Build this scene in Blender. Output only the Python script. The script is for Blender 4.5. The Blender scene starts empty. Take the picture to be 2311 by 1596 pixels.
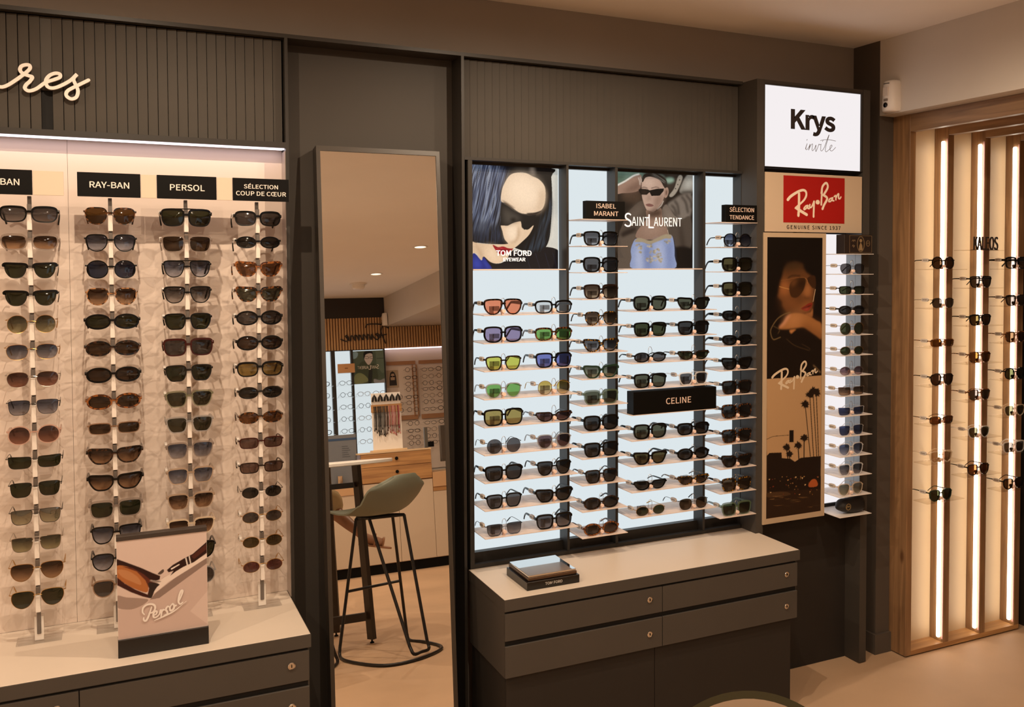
import bpy, math, random
from mathutils import Vector, Matrix, noise
PI = math.pi
scene = bpy.context.scene
COL = scene.collection

# ---------------------------------------------------------------- camera, world, exposure
EYE = Vector((0, 0, 1.668))
yaw, pitch, roll = 0.4804, 0.0362, -0.0012
fwd = Vector((math.sin(yaw)*math.cos(pitch), math.cos(yaw)*math.cos(pitch), -math.sin(pitch)))
rgt = Vector((math.cos(yaw), -math.sin(yaw), 0))
upv = rgt.cross(fwd)
r2 = rgt*math.cos(roll) + upv*math.sin(roll)
u2 = -rgt*math.sin(roll) + upv*math.cos(roll)
cam_d = bpy.data.cameras.new('camera')
cam_d.sensor_width = 36.0
cam_d.lens = 2183.7/2311*36.0
cam_d.shift_x = (1155.5-1388.0)/2311
cam_d.shift_y = (675.0-798.0)/2311
cam_d.clip_start = 0.05
cam = bpy.data.objects.new('camera', cam_d)
COL.objects.link(cam)
cam.matrix_world = Matrix(((r2.x, u2.x, -fwd.x, EYE.x), (r2.y, u2.y, -fwd.y, EYE.y), (r2.z, u2.z, -fwd.z, EYE.z), (0, 0, 0, 1)))
scene.camera = cam

world = bpy.data.worlds.new('world'); scene.world = world
world.use_nodes = True
world.node_tree.nodes['Background'].inputs[0].default_value = (1.0, 0.72, 0.48, 1)
world.node_tree.nodes['Background'].inputs[1].default_value = 0.15

vs = scene.view_settings
vs.view_transform = 'Standard'; vs.look = 'None'; vs.gamma = 1.0; vs.use_curve_mapping = False
vs.exposure = 0.0
scene.cycles.max_bounces = 10
scene.cycles.transparent_max_bounces = 24
scene.cycles.sample_clamp_indirect = 4.0
scene.cycles.blur_glossy = 0.5
scene.cycles.caustics_reflective = False
scene.cycles.caustics_refractive = False

WARM = (1.0, 0.775, 0.555)
SPOT_W = 45.0
# (x, y) of the ceiling downlights
SPOTS = [(1.90, -1.05), (1.77, -2.22), (0.0, 2.15), (1.25, 2.15), (1.95, 1.75), (0.45, 0.55), (-1.3, 1.9), (-1.0, 0.2), (0.4, -1.1), (3.6, 1.9), (3.6, 0.4), (3.4, -1.6), (0.3, -2.6)]
CEIL = 2.60

# ---------------------------------------------------------------- small helpers
def srgb(h):
    h = h.lstrip('#')
    out = []
    for i in (0, 2, 4):
        c = int(h[i:i+2], 16)/255
        out.append(c/12.92 if c <= 0.04045 else ((c+0.055)/1.055)**2.4)
    return tuple(out)

MATS = {}
def mat(name, col=(0.5, 0.5, 0.5), rough=0.5, metal=0.0, spec=0.5, noise_amt=0.0, noise_scale=20.0, bump=0.0, emit=None, emit_s=0.0, coat=0.0):
    if name in MATS: return MATS[name]
    if isinstance(col, str): col = srgb(col)
    m = bpy.data.materials.new(name); m.use_nodes = True
    nt = m.node_tree; b = nt.nodes['Principled BSDF']
    b.inputs['Base Color'].default_value = (*col, 1)
    b.inputs['Roughness'].default_value = rough
    b.inputs['Metallic'].default_value = metal
    b.inputs['Specular IOR Level'].default_value = spec
    if coat: b.inputs['Coat Weight'].default_value = coat
    if emit is not None:
        if isinstance(emit, str): emit = srgb(emit)
        b.inputs['Emission Color'].default_value = (*emit, 1)
        b.inputs['Emission Strength'].default_value = emit_s
    if noise_amt or bump:
        tc = nt.nodes.new('ShaderNodeTexCoord'); nz = nt.nodes.new('ShaderNodeTexNoise')
        nz.inputs['Scale'].default_value = noise_scale; nz.inputs['Detail'].default_value = 6
        nt.links.new(tc.outputs['Object'], nz.inputs['Vector'])
        if noise_amt:
            r = nt.nodes.new('ShaderNodeValToRGB')
            r.color_ramp.elements[0].position = 0.3; r.color_ramp.elements[1].position = 0.7
            r.color_ramp.elements[0].color = (*[c*(1-noise_amt) for c in col], 1)
            r.color_ramp.elements[1].color = (*[min(1, c*(1+noise_amt)) for c in col], 1)
            nt.links.new(nz.outputs['Fac'], r.inputs['Fac']); nt.links.new(r.outputs['Color'], b.inputs['Base Color'])
        if bump:
            bp = nt.nodes.new('ShaderNodeBump'); bp.inputs['Strength'].default_value = bump; bp.inputs['Distance'].default_value = 0.002
            nt.links.new(nz.outputs['Fac'], bp.inputs['Height']); nt.links.new(bp.outputs['Normal'], b.inputs['Normal'])
    MATS[name] = m
    return m

def emit_mat(name, col, s):
    if name in MATS: return MATS[name]
    if isinstance(col, str): col = srgb(col)
    m = bpy.data.materials.new(name); m.use_nodes = True
    nt = m.node_tree; nt.nodes.clear()
    o = nt.nodes.new('ShaderNodeOutputMaterial'); e = nt.nodes.new('ShaderNodeEmission')
    e.inputs[0].default_value = (*col, 1); e.inputs[1].default_value = s
    nt.links.new(e.outputs[0], o.inputs[0])
    MATS[name] = m
    return m

def clear_mat(name, col=(1, 1, 1), gloss=0.06, top=None):
    """clear or tinted plastic: the tint lets light through, a thin sheen reflects. top = tint of the upper half of a gradient lens."""
    if name in MATS: return MATS[name]
    m = bpy.data.materials.new(name); m.use_nodes = True
    nt = m.node_tree; nt.nodes.clear()
    o = nt.nodes.new('ShaderNodeOutputMaterial')
    t = nt.nodes.new('ShaderNodeBsdfTransparent'); g = nt.nodes.new('ShaderNodeBsdfGlossy')
    mx = nt.nodes.new('ShaderNodeMixShader'); fr = nt.nodes.new('ShaderNodeLayerWeight'); ma = nt.nodes.new('ShaderNodeMath')
    t.inputs[0].default_value = (*col, 1); g.inputs[0].default_value = (1, 1, 1, 1); g.inputs['Roughness'].default_value = 0.04
    fr.inputs['Blend'].default_value = 0.15
    ma.operation = 'MULTIPLY_ADD'; ma.inputs[1].default_value = 0.6; ma.inputs[2].default_value = gloss
    nt.links.new(fr.outputs['Fresnel'], ma.inputs[0]); nt.links.new(ma.outputs[0], mx.inputs[0])
    nt.links.new(t.outputs[0], mx.inputs[1]); nt.links.new(g.outputs[0], mx.inputs[2]); nt.links.new(mx.outputs[0], o.inputs[0])
    if top is not None:
        tc = nt.nodes.new('ShaderNodeTexCoord'); sp = nt.nodes.new('ShaderNodeSeparateXYZ'); r = nt.nodes.new('ShaderNodeValToRGB')
        nt.links.new(tc.outputs['Generated'], sp.inputs[0]); nt.links.new(sp.outputs['Z'], r.inputs['Fac'])
        r.color_ramp.elements[0].position = 0.1; r.color_ramp.elements[1].position = 0.8
        r.color_ramp.elements[0].color = (*col, 1); r.color_ramp.elements[1].color = (*top, 1)
        nt.links.new(r.outputs['Color'], t.inputs[0])
    MATS[name] = m
    return m

def wood_mat(name, dark, light, axis='Z', scale=6.0, rough=0.45):
    if name in MATS: return MATS[name]
    m = bpy.data.materials.new(name); m.use_nodes = True
    nt = m.node_tree; b = nt.nodes['Principled BSDF']; b.inputs['Roughness'].default_value = rough
    tc = nt.nodes.new('ShaderNodeTexCoord'); mp = nt.nodes.new('ShaderNodeMapping'); nz = nt.nodes.new('ShaderNodeTexNoise'); r = nt.nodes.new('ShaderNodeValToRGB')
    s = {'X': (0.06, 1, 1), 'Y': (1, 0.06, 1), 'Z': (1, 1, 0.06)}[axis]
    mp.inputs['Scale'].default_value = [v*scale for v in s]
    nz.inputs['Scale'].default_value = 9; nz.inputs['Detail'].default_value = 8; nz.inputs['Distortion'].default_value = 0.6
    nt.links.new(tc.outputs['Object'], mp.inputs[0]); nt.links.new(mp.outputs[0], nz.inputs['Vector'])
    r.color_ramp.elements[0].position = 0.32; r.color_ramp.elements[1].position = 0.68
    r.color_ramp.elements[0].color = (*srgb(dark), 1); r.color_ramp.elements[1].color = (*srgb(light), 1)
    # knots
    vo = nt.nodes.new('ShaderNodeTexVoronoi'); vo.inputs['Scale'].default_value = 4.5
    m2 = nt.nodes.new('ShaderNodeMapping'); m2.inputs['Scale'].default_value = {'X': (0.45, 1, 1), 'Y': (1, 0.45, 1), 'Z': (1, 1, 0.45)}[axis]
    nt.links.new(tc.outputs['Object'], m2.inputs[0]); nt.links.new(m2.outputs[0], vo.inputs['Vector'])
    kr = nt.nodes.new('ShaderNodeValToRGB'); kr.color_ramp.elements[0].position = 0.03; kr.color_ramp.elements[1].position = 0.075
    kr.color_ramp.elements[0].color = (0.35, 0.25, 0.2, 1); kr.color_ramp.elements[1].color = (1, 1, 1, 1)
    nt.links.new(vo.outputs['Distance'], kr.inputs['Fac'])
    mx = nt.nodes.new('ShaderNodeMixRGB'); mx.blend_type = 'MULTIPLY'; mx.inputs[0].default_value = 0.8
    nt.links.new(nz.outputs['Fac'], r.inputs['Fac']); nt.links.new(r.outputs['Color'], mx.inputs[1]); nt.links.new(kr.outputs['Color'], mx.inputs[2])
    nt.links.new(mx.outputs[0], b.inputs['Base Color'])
    MATS[name] = m
    return m

def tag(o, label=None, cat=None, group=None, kind=None):
    if label: o['label'] = label
    if cat: o['category'] = cat
    if group: o['group'] = group
    if kind: o['kind'] = kind
    return o

ORG = {}
def thing(name, loc, label, cat, group=None, kind=None):
    o = bpy.data.objects.new(name, None); COL.objects.link(o); o.location = loc
    o.empty_display_size = 0.05
    ORG[o] = Vector(loc)
    return tag(o, label, cat, group, kind)

class MB:
    def __init__(s): s.v = []; s.f = []; s.m = []; s.sm = []
    def add(s, vs, fs, mi=0, smooth=False):
        n = len(s.v); s.v += [tuple(p) for p in vs]
        for f in fs: s.f.append([n+i for i in f]); s.m.append(mi); s.sm.append(smooth)
    def box(s, x0, x1, y0, y1, z0, z1, mi=0):
        x0, x1 = min(x0, x1), max(x0, x1); y0, y1 = min(y0, y1), max(y0, y1); z0, z1 = min(z0, z1), max(z0, z1)
        s.add([(x0,y0,z0),(x1,y0,z0),(x1,y1,z0),(x0,y1,z0),(x0,y0,z1),(x1,y0,z1),(x1,y1,z1),(x0,y1,z1)],
              [(0,3,2,1),(4,5,6,7),(0,1,5,4),(1,2,6,5),(2,3,7,6),(3,0,4,7)], mi)
        return s
    def bbox(s, x0, x1, y0, y1, z0, z1, b=0.002, mi=0):
        """box with chamfered edges"""
        cx, cy, cz = (x0+x1)/2, (y0+y1)/2, (z0+z1)/2; hx, hy, hz = abs(x1-x0)/2, abs(y1-y0)/2, abs(z1-z0)/2
        b = min(b, hx*.9, hy*.9, hz*.9); vs = []
        ix = {}
        for sx in (-1, 1):
            for sy in (-1, 1):
                for sz in (-1, 1):
                    for k in range(3):
                        p = [sx*(hx-b), sy*(hy-b), sz*(hz-b)]; p[k] = (sx*hx, sy*hy, sz*hz)[k]
                        ix[(sx, sy, sz, k)] = len(vs); vs.append((cx+p[0], cy+p[1], cz+p[2]))
        fs = []
        I = lambda a, bb, c, k: ix[(a, bb, c, k)]
        for q in (-1, 1):
            fs.append([I(q,-1,-1,0), I(q,1,-1,0), I(q,1,1,0), I(q,-1,1,0)][::q])
            fs.append([I(-1,q,-1,1), I(-1,q,1,1), I(1,q,1,1), I(1,q,-1,1)][::q])
            fs.append([I(-1,-1,q,2), I(1,-1,q,2), I(1,1,q,2), I(-1,1,q,2)][::q])
        for a in (-1, 1):
            for c in (-1, 1):
                q = [I(a,c,-1,0), I(a,c,-1,1), I(a,c,1,1), I(a,c,1,0)]; fs.append(q if a*c < 0 else q[::-1])
                q = [I(a,-1,c,0), I(a,1,c,0), I(a,1,c,2), I(a,-1,c,2)]; fs.append(q if a*c > 0 else q[::-1])
                q = [I(-1,a,c,1), I(-1,a,c,2), I(1,a,c,2), I(1,a,c,1)]; fs.append(q if a*c > 0 else q[::-1])
        for a in (-1, 1):
            for bb in (-1, 1):
                for c in (-1, 1):
                    t = [I(a,bb,c,0), I(a,bb,c,1), I(a,bb,c,2)]; fs.append(t if a*bb*c > 0 else t[::-1])
        s.add(vs, fs, mi)
        return s
    def sweep(s, pts, sec, mi=0, closed=False, smooth=True, up=(0, 0, 1)):
        """sweep a closed 2D section (list of (a, b)) along 3D points; a is sideways, b is along up"""
        pts = [Vector(p) for p in pts]; n = len(pts); up = Vector(up); vs = []
        for i, p in enumerate(pts):
            if closed: d = pts[(i+1) % n]-pts[i-1]
            else: d = pts[min(i+1, n-1)]-pts[max(i-1, 0)]
            d.normalize()
            sd = d.cross(up)
            if sd.length < 1e-4: sd = d.cross(Vector((0, 1, 0.01)))
            sd.normalize(); u = sd.cross(d)
            sc = sec(i/(max(1, n-1))) if callable(sec) else sec
            for a, b in sc: vs.append(p+sd*a+u*b)
        k = len(vs)//n; fs = []
        for i in range(n if closed else n-1):
            j = (i+1) % n
            for q in range(k): fs.append((i*k+q, i*k+(q+1) % k, j*k+(q+1) % k, j*k+q))
        if not closed: fs.append(tuple(range(k))[::-1]); fs.append(tuple((n-1)*k+q for q in range(k)))
        s.add(vs, fs, mi, smooth); return s
    def tube(s, pts, r, n=8, mi=0, closed=False):
        if callable(r): sec = lambda t: [(r(t)*math.cos(2*PI*i/n), r(t)*math.sin(2*PI*i/n)) for i in range(n)]
        else: sec = [(r*math.cos(2*PI*i/n), r*math.sin(2*PI*i/n)) for i in range(n)]
        return s.sweep(pts, sec, mi, closed)
    def bar(s, p0, p1, w, h, mi=0):
        return s.sweep([p0, p1], [(-w/2, -h/2), (w/2, -h/2), (w/2, h/2), (-w/2, h/2)], mi, smooth=False)
    def lathe(s, prof, c, axis='Z', n=24, mi=0, cap=True):
        """prof: (radius, height) pairs"""
        vs = []; c = Vector(c)
        for r, h in prof:
            for i in range(n):
                a = 2*PI*i/n; p = (r*math.cos(a), r*math.sin(a), h)
                if axis == 'Y': p = (p[0], -p[2], p[1])
                if axis == 'X': p = (p[2], p[0], p[1])
                vs.append(c+Vector(p))
        fs = []
        for j in range(len(prof)-1):
            for i in range(n): fs.append((j*n+i, j*n+(i+1) % n, (j+1)*n+(i+1) % n, (j+1)*n+i))
        if cap: fs.append(tuple(range(n))[::-1]); fs.append(tuple((len(prof)-1)*n+i for i in range(n)))
        s.add(vs, fs, mi, True); return s
    def prism(s, poly, y0, y1, mi=0, plane='XZ', smooth=False):
        """extrude a polygon given in XZ (or XY, YZ) between two values of the third axis"""
        n = len(poly)
        P = {'XZ': lambda a, b, c: (a, c, b), 'XY': lambda a, b, c: (a, b, c), 'YZ': lambda a, b, c: (c, a, b)}[plane]
        vs = [P(a, b, y0) for a, b in poly]+[P(a, b, y1) for a, b in poly]
        fs = [tuple(range(n)), tuple(range(n, 2*n))[::-1]]+[(i, n+i, n+(i+1) % n, (i+1) % n) for i in range(n)]
        s.add(vs, fs, mi, smooth); return s
    def build(s, name, mats, parent=None, origin=None, autosmooth=52):
        me = bpy.data.meshes.new(name)
        if origin is None: origin = ORG.get(parent, Vector((0, 0, 0)))
        o3 = Vector(origin)
        me.from_pydata([tuple(Vector(v)-o3) for v in s.v], [], s.f)
        if not isinstance(mats, (list, tuple)): mats = [mats]
        for m in mats: me.materials.append(m)
        for p, mi, sm in zip(me.polygons, s.m, s.sm): p.material_index = mi; p.use_smooth = sm
        me.update()
        if any(s.sm): me.set_sharp_from_angle(angle=math.radians(autosmooth))
        o = bpy.data.objects.new(name, me); COL.objects.link(o)
        if parent is not None:
            o.parent = parent; o.location = o3-ORG[parent]; ORG[o] = o3
        else: o.location = o3; ORG[o] = o3
        return o

def fix_normals(o):
    import bmesh
    bm = bmesh.new(); bm.from_mesh(o.data); bmesh.ops.recalc_face_normals(bm, faces=bm.faces); bm.to_mesh(o.data); bm.free()

def spline(pts, n=6, closed=False):
    """Catmull-Rom through 2D or 3D points"""
    pts = [Vector(p) for p in pts]; N = len(pts); out = []
    for i in range(N if closed else N-1):
        p1, p2 = pts[i], pts[(i+1) % N]
        p0 = pts[i-1] if (closed or i > 0) else p1*2-p2
        p3 = pts[(i+2) % N] if (closed or i < N-2) else p2*2-p1
        for k in range(n):
            t = k/n
            out.append(0.5*((2*p1)+(p2-p0)*t+(2*p0-5*p1+4*p2-p3)*t*t+(3*p1-p0-3*p2+p3)*t**3))
    if not closed: out.append(pts[-1])
    return out

def sign_font():
    try: return bpy.data.fonts.load(bpy.utils.resource_path('LOCAL')+'/datafiles/fonts/Noto Sans CJK Regular.woff2')
    except Exception: return None
FONT = sign_font()
def text_mesh(body, x0, x1, z0, z1, y, depth=0.0006, bold=0.0, spacing=1.0):
    """lettering facing -Y that fills the given rectangle; returns an MB"""
    cu = bpy.data.curves.new('lettering', 'FONT'); cu.body = body
    if FONT: cu.font = FONT
    cu.extrude = 0.02; cu.offset = bold; cu.space_character = spacing
    cu.align_x = 'CENTER'; cu.resolution_u = 4; cu.space_line = 1.0
    ob = bpy.data.objects.new('lettering', cu); COL.objects.link(ob)
    dg = bpy.context.evaluated_depsgraph_get()
    me = bpy.data.meshes.new_from_object(ob.evaluated_get(dg))
    bpy.data.objects.remove(ob); bpy.data.curves.remove(cu)
    vs = [tuple(v.co) for v in me.vertices]; fs = [tuple(p.vertices) for p in me.polygons]
    bpy.data.meshes.remove(me)
    ax, bx = min(v[0] for v in vs), max(v[0] for v in vs); ay, by = min(v[1] for v in vs), max(v[1] for v in vs)
    mb = MB()
    mb.add([(x0+(v[0]-ax)/(bx-ax)*(x1-x0), y-(v[2]+0.02)/0.04*depth, z0+(v[1]-ay)/(by-ay)*(z1-z0)) for v in vs], fs)
    return mb

RIB = [0]
def ribbon(mb, pts, w, y, depth, mi=0):
    """flat pen stroke in the XZ plane, front at y-depth; w may be a function of 0..1. Strokes lie a hair apart so crossings stay clean."""
    RIB[0] = (RIB[0]+1) % 14
    base = depth+2.5e-5*RIB[0]
    pts = [Vector((p[0], p[1])) for p in pts]; n = len(pts); L = []; R = []; F = []
    for i, p in enumerate(pts):
        d = pts[min(i+1, n-1)]-pts[max(i-1, 0)]
        if d.length < 1e-9: d = Vector((1, 0))
        d.normalize(); nn = Vector((-d.y, d.x)); ww = (w(i/(n-1)) if callable(w) else w)/2
        L.append(p+nn*ww); R.append(p-nn*ww); F.append(y-base-8e-5*i/n)
    for i in range(n-1):
        q = [L[i], L[i+1], R[i+1], R[i]]; yy = [F[i], F[i+1], F[i+1], F[i]]
        vs = [(a.x, b, a.y) for a, b in zip(q, yy)]+[(a.x, y, a.y) for a in q]
        mb.add(vs, [(0,1,2,3), (0,4,5,1), (2,6,7,3)], mi)
    for c, ww, yy in ((pts[0], w(0) if callable(w) else w, F[0]+1e-5), (pts[-1], w(1) if callable(w) else w, F[-1]-1e-5)):
        k = 10; cc = [(c.x+ww/2*math.cos(2*PI*i/k), c.y+ww/2*math.sin(2*PI*i/k)) for i in range(k)]
        mb.add([(a, yy, b) for a, b in cc]+[(a, y, b) for a, b in cc], [tuple(range(k))]+[(i, k+i, k+(i+1) % k, (i+1) % k) for i in range(k)], mi)

import numpy as np
class Art:
    """a flat printed photograph: a fine colour grid on a sheet facing -Y (facing +Y with back=True). pix maps picture units to (x, z)."""
    def __init__(s, pix, y, x0, x1, z0, z1, emit=0.0, res=720, base='#808080', back=False):
        s.pix = pix; s.y = y; s.R = (x0, x1, z0, z1); s.emit = emit; s.back = back
        s.nx = max(8, int((x1-x0)*res)); s.nz = max(8, int((z1-z0)*res))
        gx, gz = np.meshgrid(np.linspace(x0, x1, s.nx), np.linspace(z0, z1, s.nz))
        s.gx, s.gz = gx, gz; s.img = np.zeros((s.nz, s.nx, 3)); s.img[:] = srgb(base); s.res = res
        s.rng = np.random.default_rng(3)
    def _blur(s, m, k):
        k = int(round(k))
        if k < 1: return m
        for _ in range(1 if k < 3 else 2):
            for ax in (0, 1):
                p = np.pad(m, [(k, k) if a == ax else (0, 0) for a in (0, 1)], mode='edge'); c = np.cumsum(p, axis=ax)
                n = m.shape[ax]; z = np.zeros_like(np.take(c, [0], axis=ax)); c = np.concatenate([z, c], axis=ax)
                m = (np.take(c, range(2*k+1, 2*k+1+n), axis=ax)-np.take(c, range(0, n), axis=ax))/(2*k+1)
        return m
    def _mask(s, pts, soft):
        q = np.array(pts, float); m = np.zeros((s.nz, s.nx))
        x0, x1, z0, z1 = s.R; pw = (x1-x0)/(s.nx-1); ph = (z1-z0)/(s.nz-1)
        a = max(0, int((q[:,0].min()-x0)/pw)-1); b = min(s.nx, int((q[:,0].max()-x0)/pw)+3)
        c = max(0, int((q[:,1].min()-z0)/ph)-1); d = min(s.nz, int((q[:,1].max()-z0)/ph)+3)
        if b <= a or d <= c: return m
        X = s.gx[c:d, a:b]; Z = s.gz[c:d, a:b]; acc = np.zeros(X.shape)
        for ox, oz in ((-.25,-.25),(.25,-.25),(-.25,.25),(.25,.25)):
            xx = X+ox*pw; zz = Z+oz*ph; ins = np.zeros(X.shape, bool)
            for k in range(len(q)):
                xa, za = q[k-1]; xb, zb = q[k]
                if za == zb: continue
                cr = ((za > zz) != (zb > zz)) & (xx < (xb-xa)*(zz-za)/(zb-za)+xa); ins ^= cr
            acc += ins
        m[c:d, a:b] = acc/4
        return s._blur(m, soft)
    def poly(s, c, pts, smooth=True, n=4, soft=0, op=1.0):
        p = [s.pix(*q) for q in pts]
        if smooth: p = [(v[0], v[1]) for v in spline(p, n, True)]
        m = (s._mask(p, soft)*op)[..., None]
        s.img = s.img*(1-m)+np.array(srgb(c))*m
        return s
    def rect(s, c, x0, y0, x1, y1, **k): return s.poly(c, [(x0,y0),(x1,y0),(x1,y1),(x0,y1)], False, **k)
    def line(s, c, pts, w, soft=0, op=1.0):
        p = [(v[0], v[1]) for v in spline([s.pix(*q) for q in pts], 5)]; n = len(p); L = []; R = []
        for i in range(n):
            a = Vector(p[max(i-1, 0)]); b = Vector(p[min(i+1, n-1)]); d = (b-a).normalized(); nn = Vector((-d.y, d.x))*w/2
            L.append((p[i][0]+nn.x, p[i][1]+nn.y)); R.append((p[i][0]-nn.x, p[i][1]-nn.y))
        m = (s._mask(L+R[::-1], soft)*op)[..., None]
        s.img = s.img*(1-m)+np.array(srgb(c))*m
        return s
    def streak(s, cols, pts, ang, fine, op=0.8, soft=3, n=4):
        """hair-like streaks of several colours inside an outline, running at an angle from vertical"""
        p = [(v[0], v[1]) for v in spline([s.pix(*q) for q in pts], n, True)]
        m = s._mask(p, soft)
        u = (s.gx*math.cos(ang)+s.gz*math.sin(ang))*fine; v = (-s.gx*math.sin(ang)+s.gz*math.cos(ang))*fine*0.06
        u = u+0.35*np.sin(v*2.3)
        def vn(u, v, k):
            t = s.rng.random((256, 64)); i = np.floor(u).astype(int); j = np.floor(v).astype(int); fu = u-i; fv = v-j; fu = fu*fu*(3-2*fu); fv = fv*fv*(3-2*fv)
            g = lambda a, b: t[(i+a) % 256, (j+b) % 64]
            return (g(0,0)*(1-fu)+g(1,0)*fu)*(1-fv)+(g(0,1)*(1-fu)+g(1,1)*fu)*fv
        w = 0.55*vn(u, v, 0)+0.45*vn(u*2.3+7, v*1.7+3, 1); w = np.clip((w-0.2)/0.6, 0, 0.999)*(len(cols)-1)
        ii = np.floor(w).astype(int); f = (w-ii)[..., None]; C = np.array([srgb(c) for c in cols])
        col = C[ii]*(1-f)+C[ii+1]*f; m = (m*op)[..., None]
        s.img = s.img*(1-m)+col*m
        return s
    def grain(s, a):
        s.img = np.clip(s.img*(1+s._blur(s.rng.normal(0, 1, (s.nz, s.nx)), 1)[..., None]*a), 0, 1); return s
    def build(s, name, parent=None):
        nx, nz = s.nx, s.nz; o3 = ORG.get(parent, Vector((0, 0, 0)))
        co = np.stack([s.gx-o3.x, np.full_like(s.gx, s.y-o3.y), s.gz-o3.z], -1).reshape(-1, 3)
        idx = np.arange(nx*nz).reshape(nz, nx)
        f = np.stack([idx[:-1,:-1], idx[:-1,1:], idx[1:,1:], idx[1:,:-1]], -1).reshape(-1, 4)
        if s.back: f = f[:, ::-1]
        me = bpy.data.meshes.new(name); me.vertices.add(nx*nz); me.vertices.foreach_set('co', co.ravel())
        me.loops.add(f.size); me.loops.foreach_set('vertex_index', f.ravel().astype(np.int32))
        me.polygons.add(len(f)); me.polygons.foreach_set('loop_start', np.arange(0, f.size, 4, dtype=np.int32)); me.update(calc_edges=True)
        at = me.color_attributes.new('ink', 'FLOAT_COLOR', 'POINT')
        at.data.foreach_set('color', np.concatenate([s.img.reshape(-1, 3), np.ones((nx*nz, 1))], 1).ravel())
        key = 'print %.2f' % s.emit
        if key not in MATS:
            m = bpy.data.materials.new(key); m.use_nodes = True; nt = m.node_tree; b = nt.nodes['Principled BSDF']
            a = nt.nodes.new('ShaderNodeAttribute'); a.attribute_name = 'ink'; nt.links.new(a.outputs['Color'], b.inputs['Base Color'])
            b.inputs['Roughness'].default_value = 0.45; b.inputs['Specular IOR Level'].default_value = 0.3
            if s.emit:      # backlit film: mostly shows its own light, reflects little
                nt.links.new(a.outputs['Color'], b.inputs['Emission Color']); b.inputs['Emission Strength'].default_value = s.emit
                mu = nt.nodes.new('ShaderNodeMixRGB'); mu.blend_type = 'MULTIPLY'; mu.inputs[0].default_value = 1.0; mu.inputs[2].default_value = (0.3, 0.3, 0.3, 1)
                nt.links.new(a.outputs['Color'], mu.inputs[1]); nt.links.new(mu.outputs[0], b.inputs['Base Color'])
            MATS[key] = m
        me.materials.append(MATS[key])
        o = bpy.data.objects.new(name, me); COL.objects.link(o)
        if parent is not None: o.parent = parent
        return o

def quad(tl, tr, br, bl, X0, X1, Z0, Z1):
    """bilinear map from a picture quad to a rectangle in the wall"""
    def f(px, py):
        v = 0.5
        for _ in range(6):
            lx = tl[0]+(bl[0]-tl[0])*v; rx = tr[0]+(br[0]-tr[0])*v
            u = (px-lx)/(rx-lx)
            ty = tl[1]+(tr[1]-tl[1])*u; by = bl[1]+(br[1]-bl[1])*u
            v = (py-ty)/(by-ty)
        return (X0+u*(X1-X0), Z1-v*(Z1-Z0))
    return f
# ---------------------------------------------------------------- materials
M_DARK = mat('dark paint', '#45403b', 0.5, spec=0.25, noise_amt=0.04, noise_scale=3)
M_UPPER = mat('upper wall paint', '#968d85', 0.75, spec=0.2, noise_amt=0.05, noise_scale=2)
M_FLUTE = mat('fluted cladding', '#48433d', 0.5, spec=0.2, noise_amt=0.05, noise_scale=8)
M_FRAME = mat('dark frame lacquer', '#34312e', 0.4, spec=0.3)
M_CAB = mat('cabinet laminate', '#4c4742', 0.5, spec=0.25, noise_amt=0.03, noise_scale=6)
M_CAB2 = mat('cabinet base laminate', '#302c29', 0.55, spec=0.2, noise_amt=0.03, noise_scale=6)
M_BLACK = mat('black', '#080706', 0.5, spec=0.15)
M_GAP = mat('shadow gap', '#060505', 0.8)
M_CREAM = mat('cream laminate', '#dfd2c3', 0.4, spec=0.35, noise_amt=0.02, noise_scale=4)
M_PANEL = mat('pale display panel', '#e0d0c4', 0.45, spec=0.35, noise_amt=0.015, noise_scale=3)
M_WHITE = mat('white plastic', '#f0ebe6', 0.4)
M_OFFW = mat('white wall paint', '#cfc8c0', 0.85, spec=0.2, noise_amt=0.02, noise_scale=3)
M_CEIL = mat('ceiling paint', '#f8f3ed', 0.9, spec=0.15, noise_amt=0.02, noise_scale=2)
M_FLOOR = mat('polished concrete floor', '#c9a888', 0.6, spec=0.35, noise_amt=0.09, noise_scale=2.2)
M_STEEL = mat('brushed steel', '#a09a94', 0.3, 1.0)
M_CHROME = mat('chrome', '#d8d4cf', 0.12, 1.0)
M_MIRROR = mat('mirror silver', (0.93, 0.92, 0.90), 0.0, 1.0)
M_LIT = emit_mat('lit diffuser', '#e2ecf0', 0.95)
M_LITW = emit_mat('lightbox diffuser', '#f5eff0', 1.0)
M_LED = emit_mat('led strip', (1.0, 0.86, 0.70), 8.5)
M_LEDP = emit_mat('led strip pink', (1.0, 0.84, 0.93), 2.6)
M_ACR = clear_mat('clear acrylic', (0.96, 0.96, 0.96), 0.03)
M_OAK = wood_mat('oak', '#785a3f', '#a17c57', 'Z', 5.0)
M_OAKX = wood_mat('oak beam', '#73583f', '#9a7a5a', 'Y', 5.0)
M_OAKH = wood_mat('oak board', '#9a6f47', '#c2945f', 'X', 4.0)
M_LETTER = mat('letter face', '#ece2da', 0.5)
M_LETTERD = mat('dark letter face', '#2c221c', 0.5)
M_SHELF = mat('pale shelf sheet', '#e6d2c4', 0.35, spec=0.4)

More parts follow.
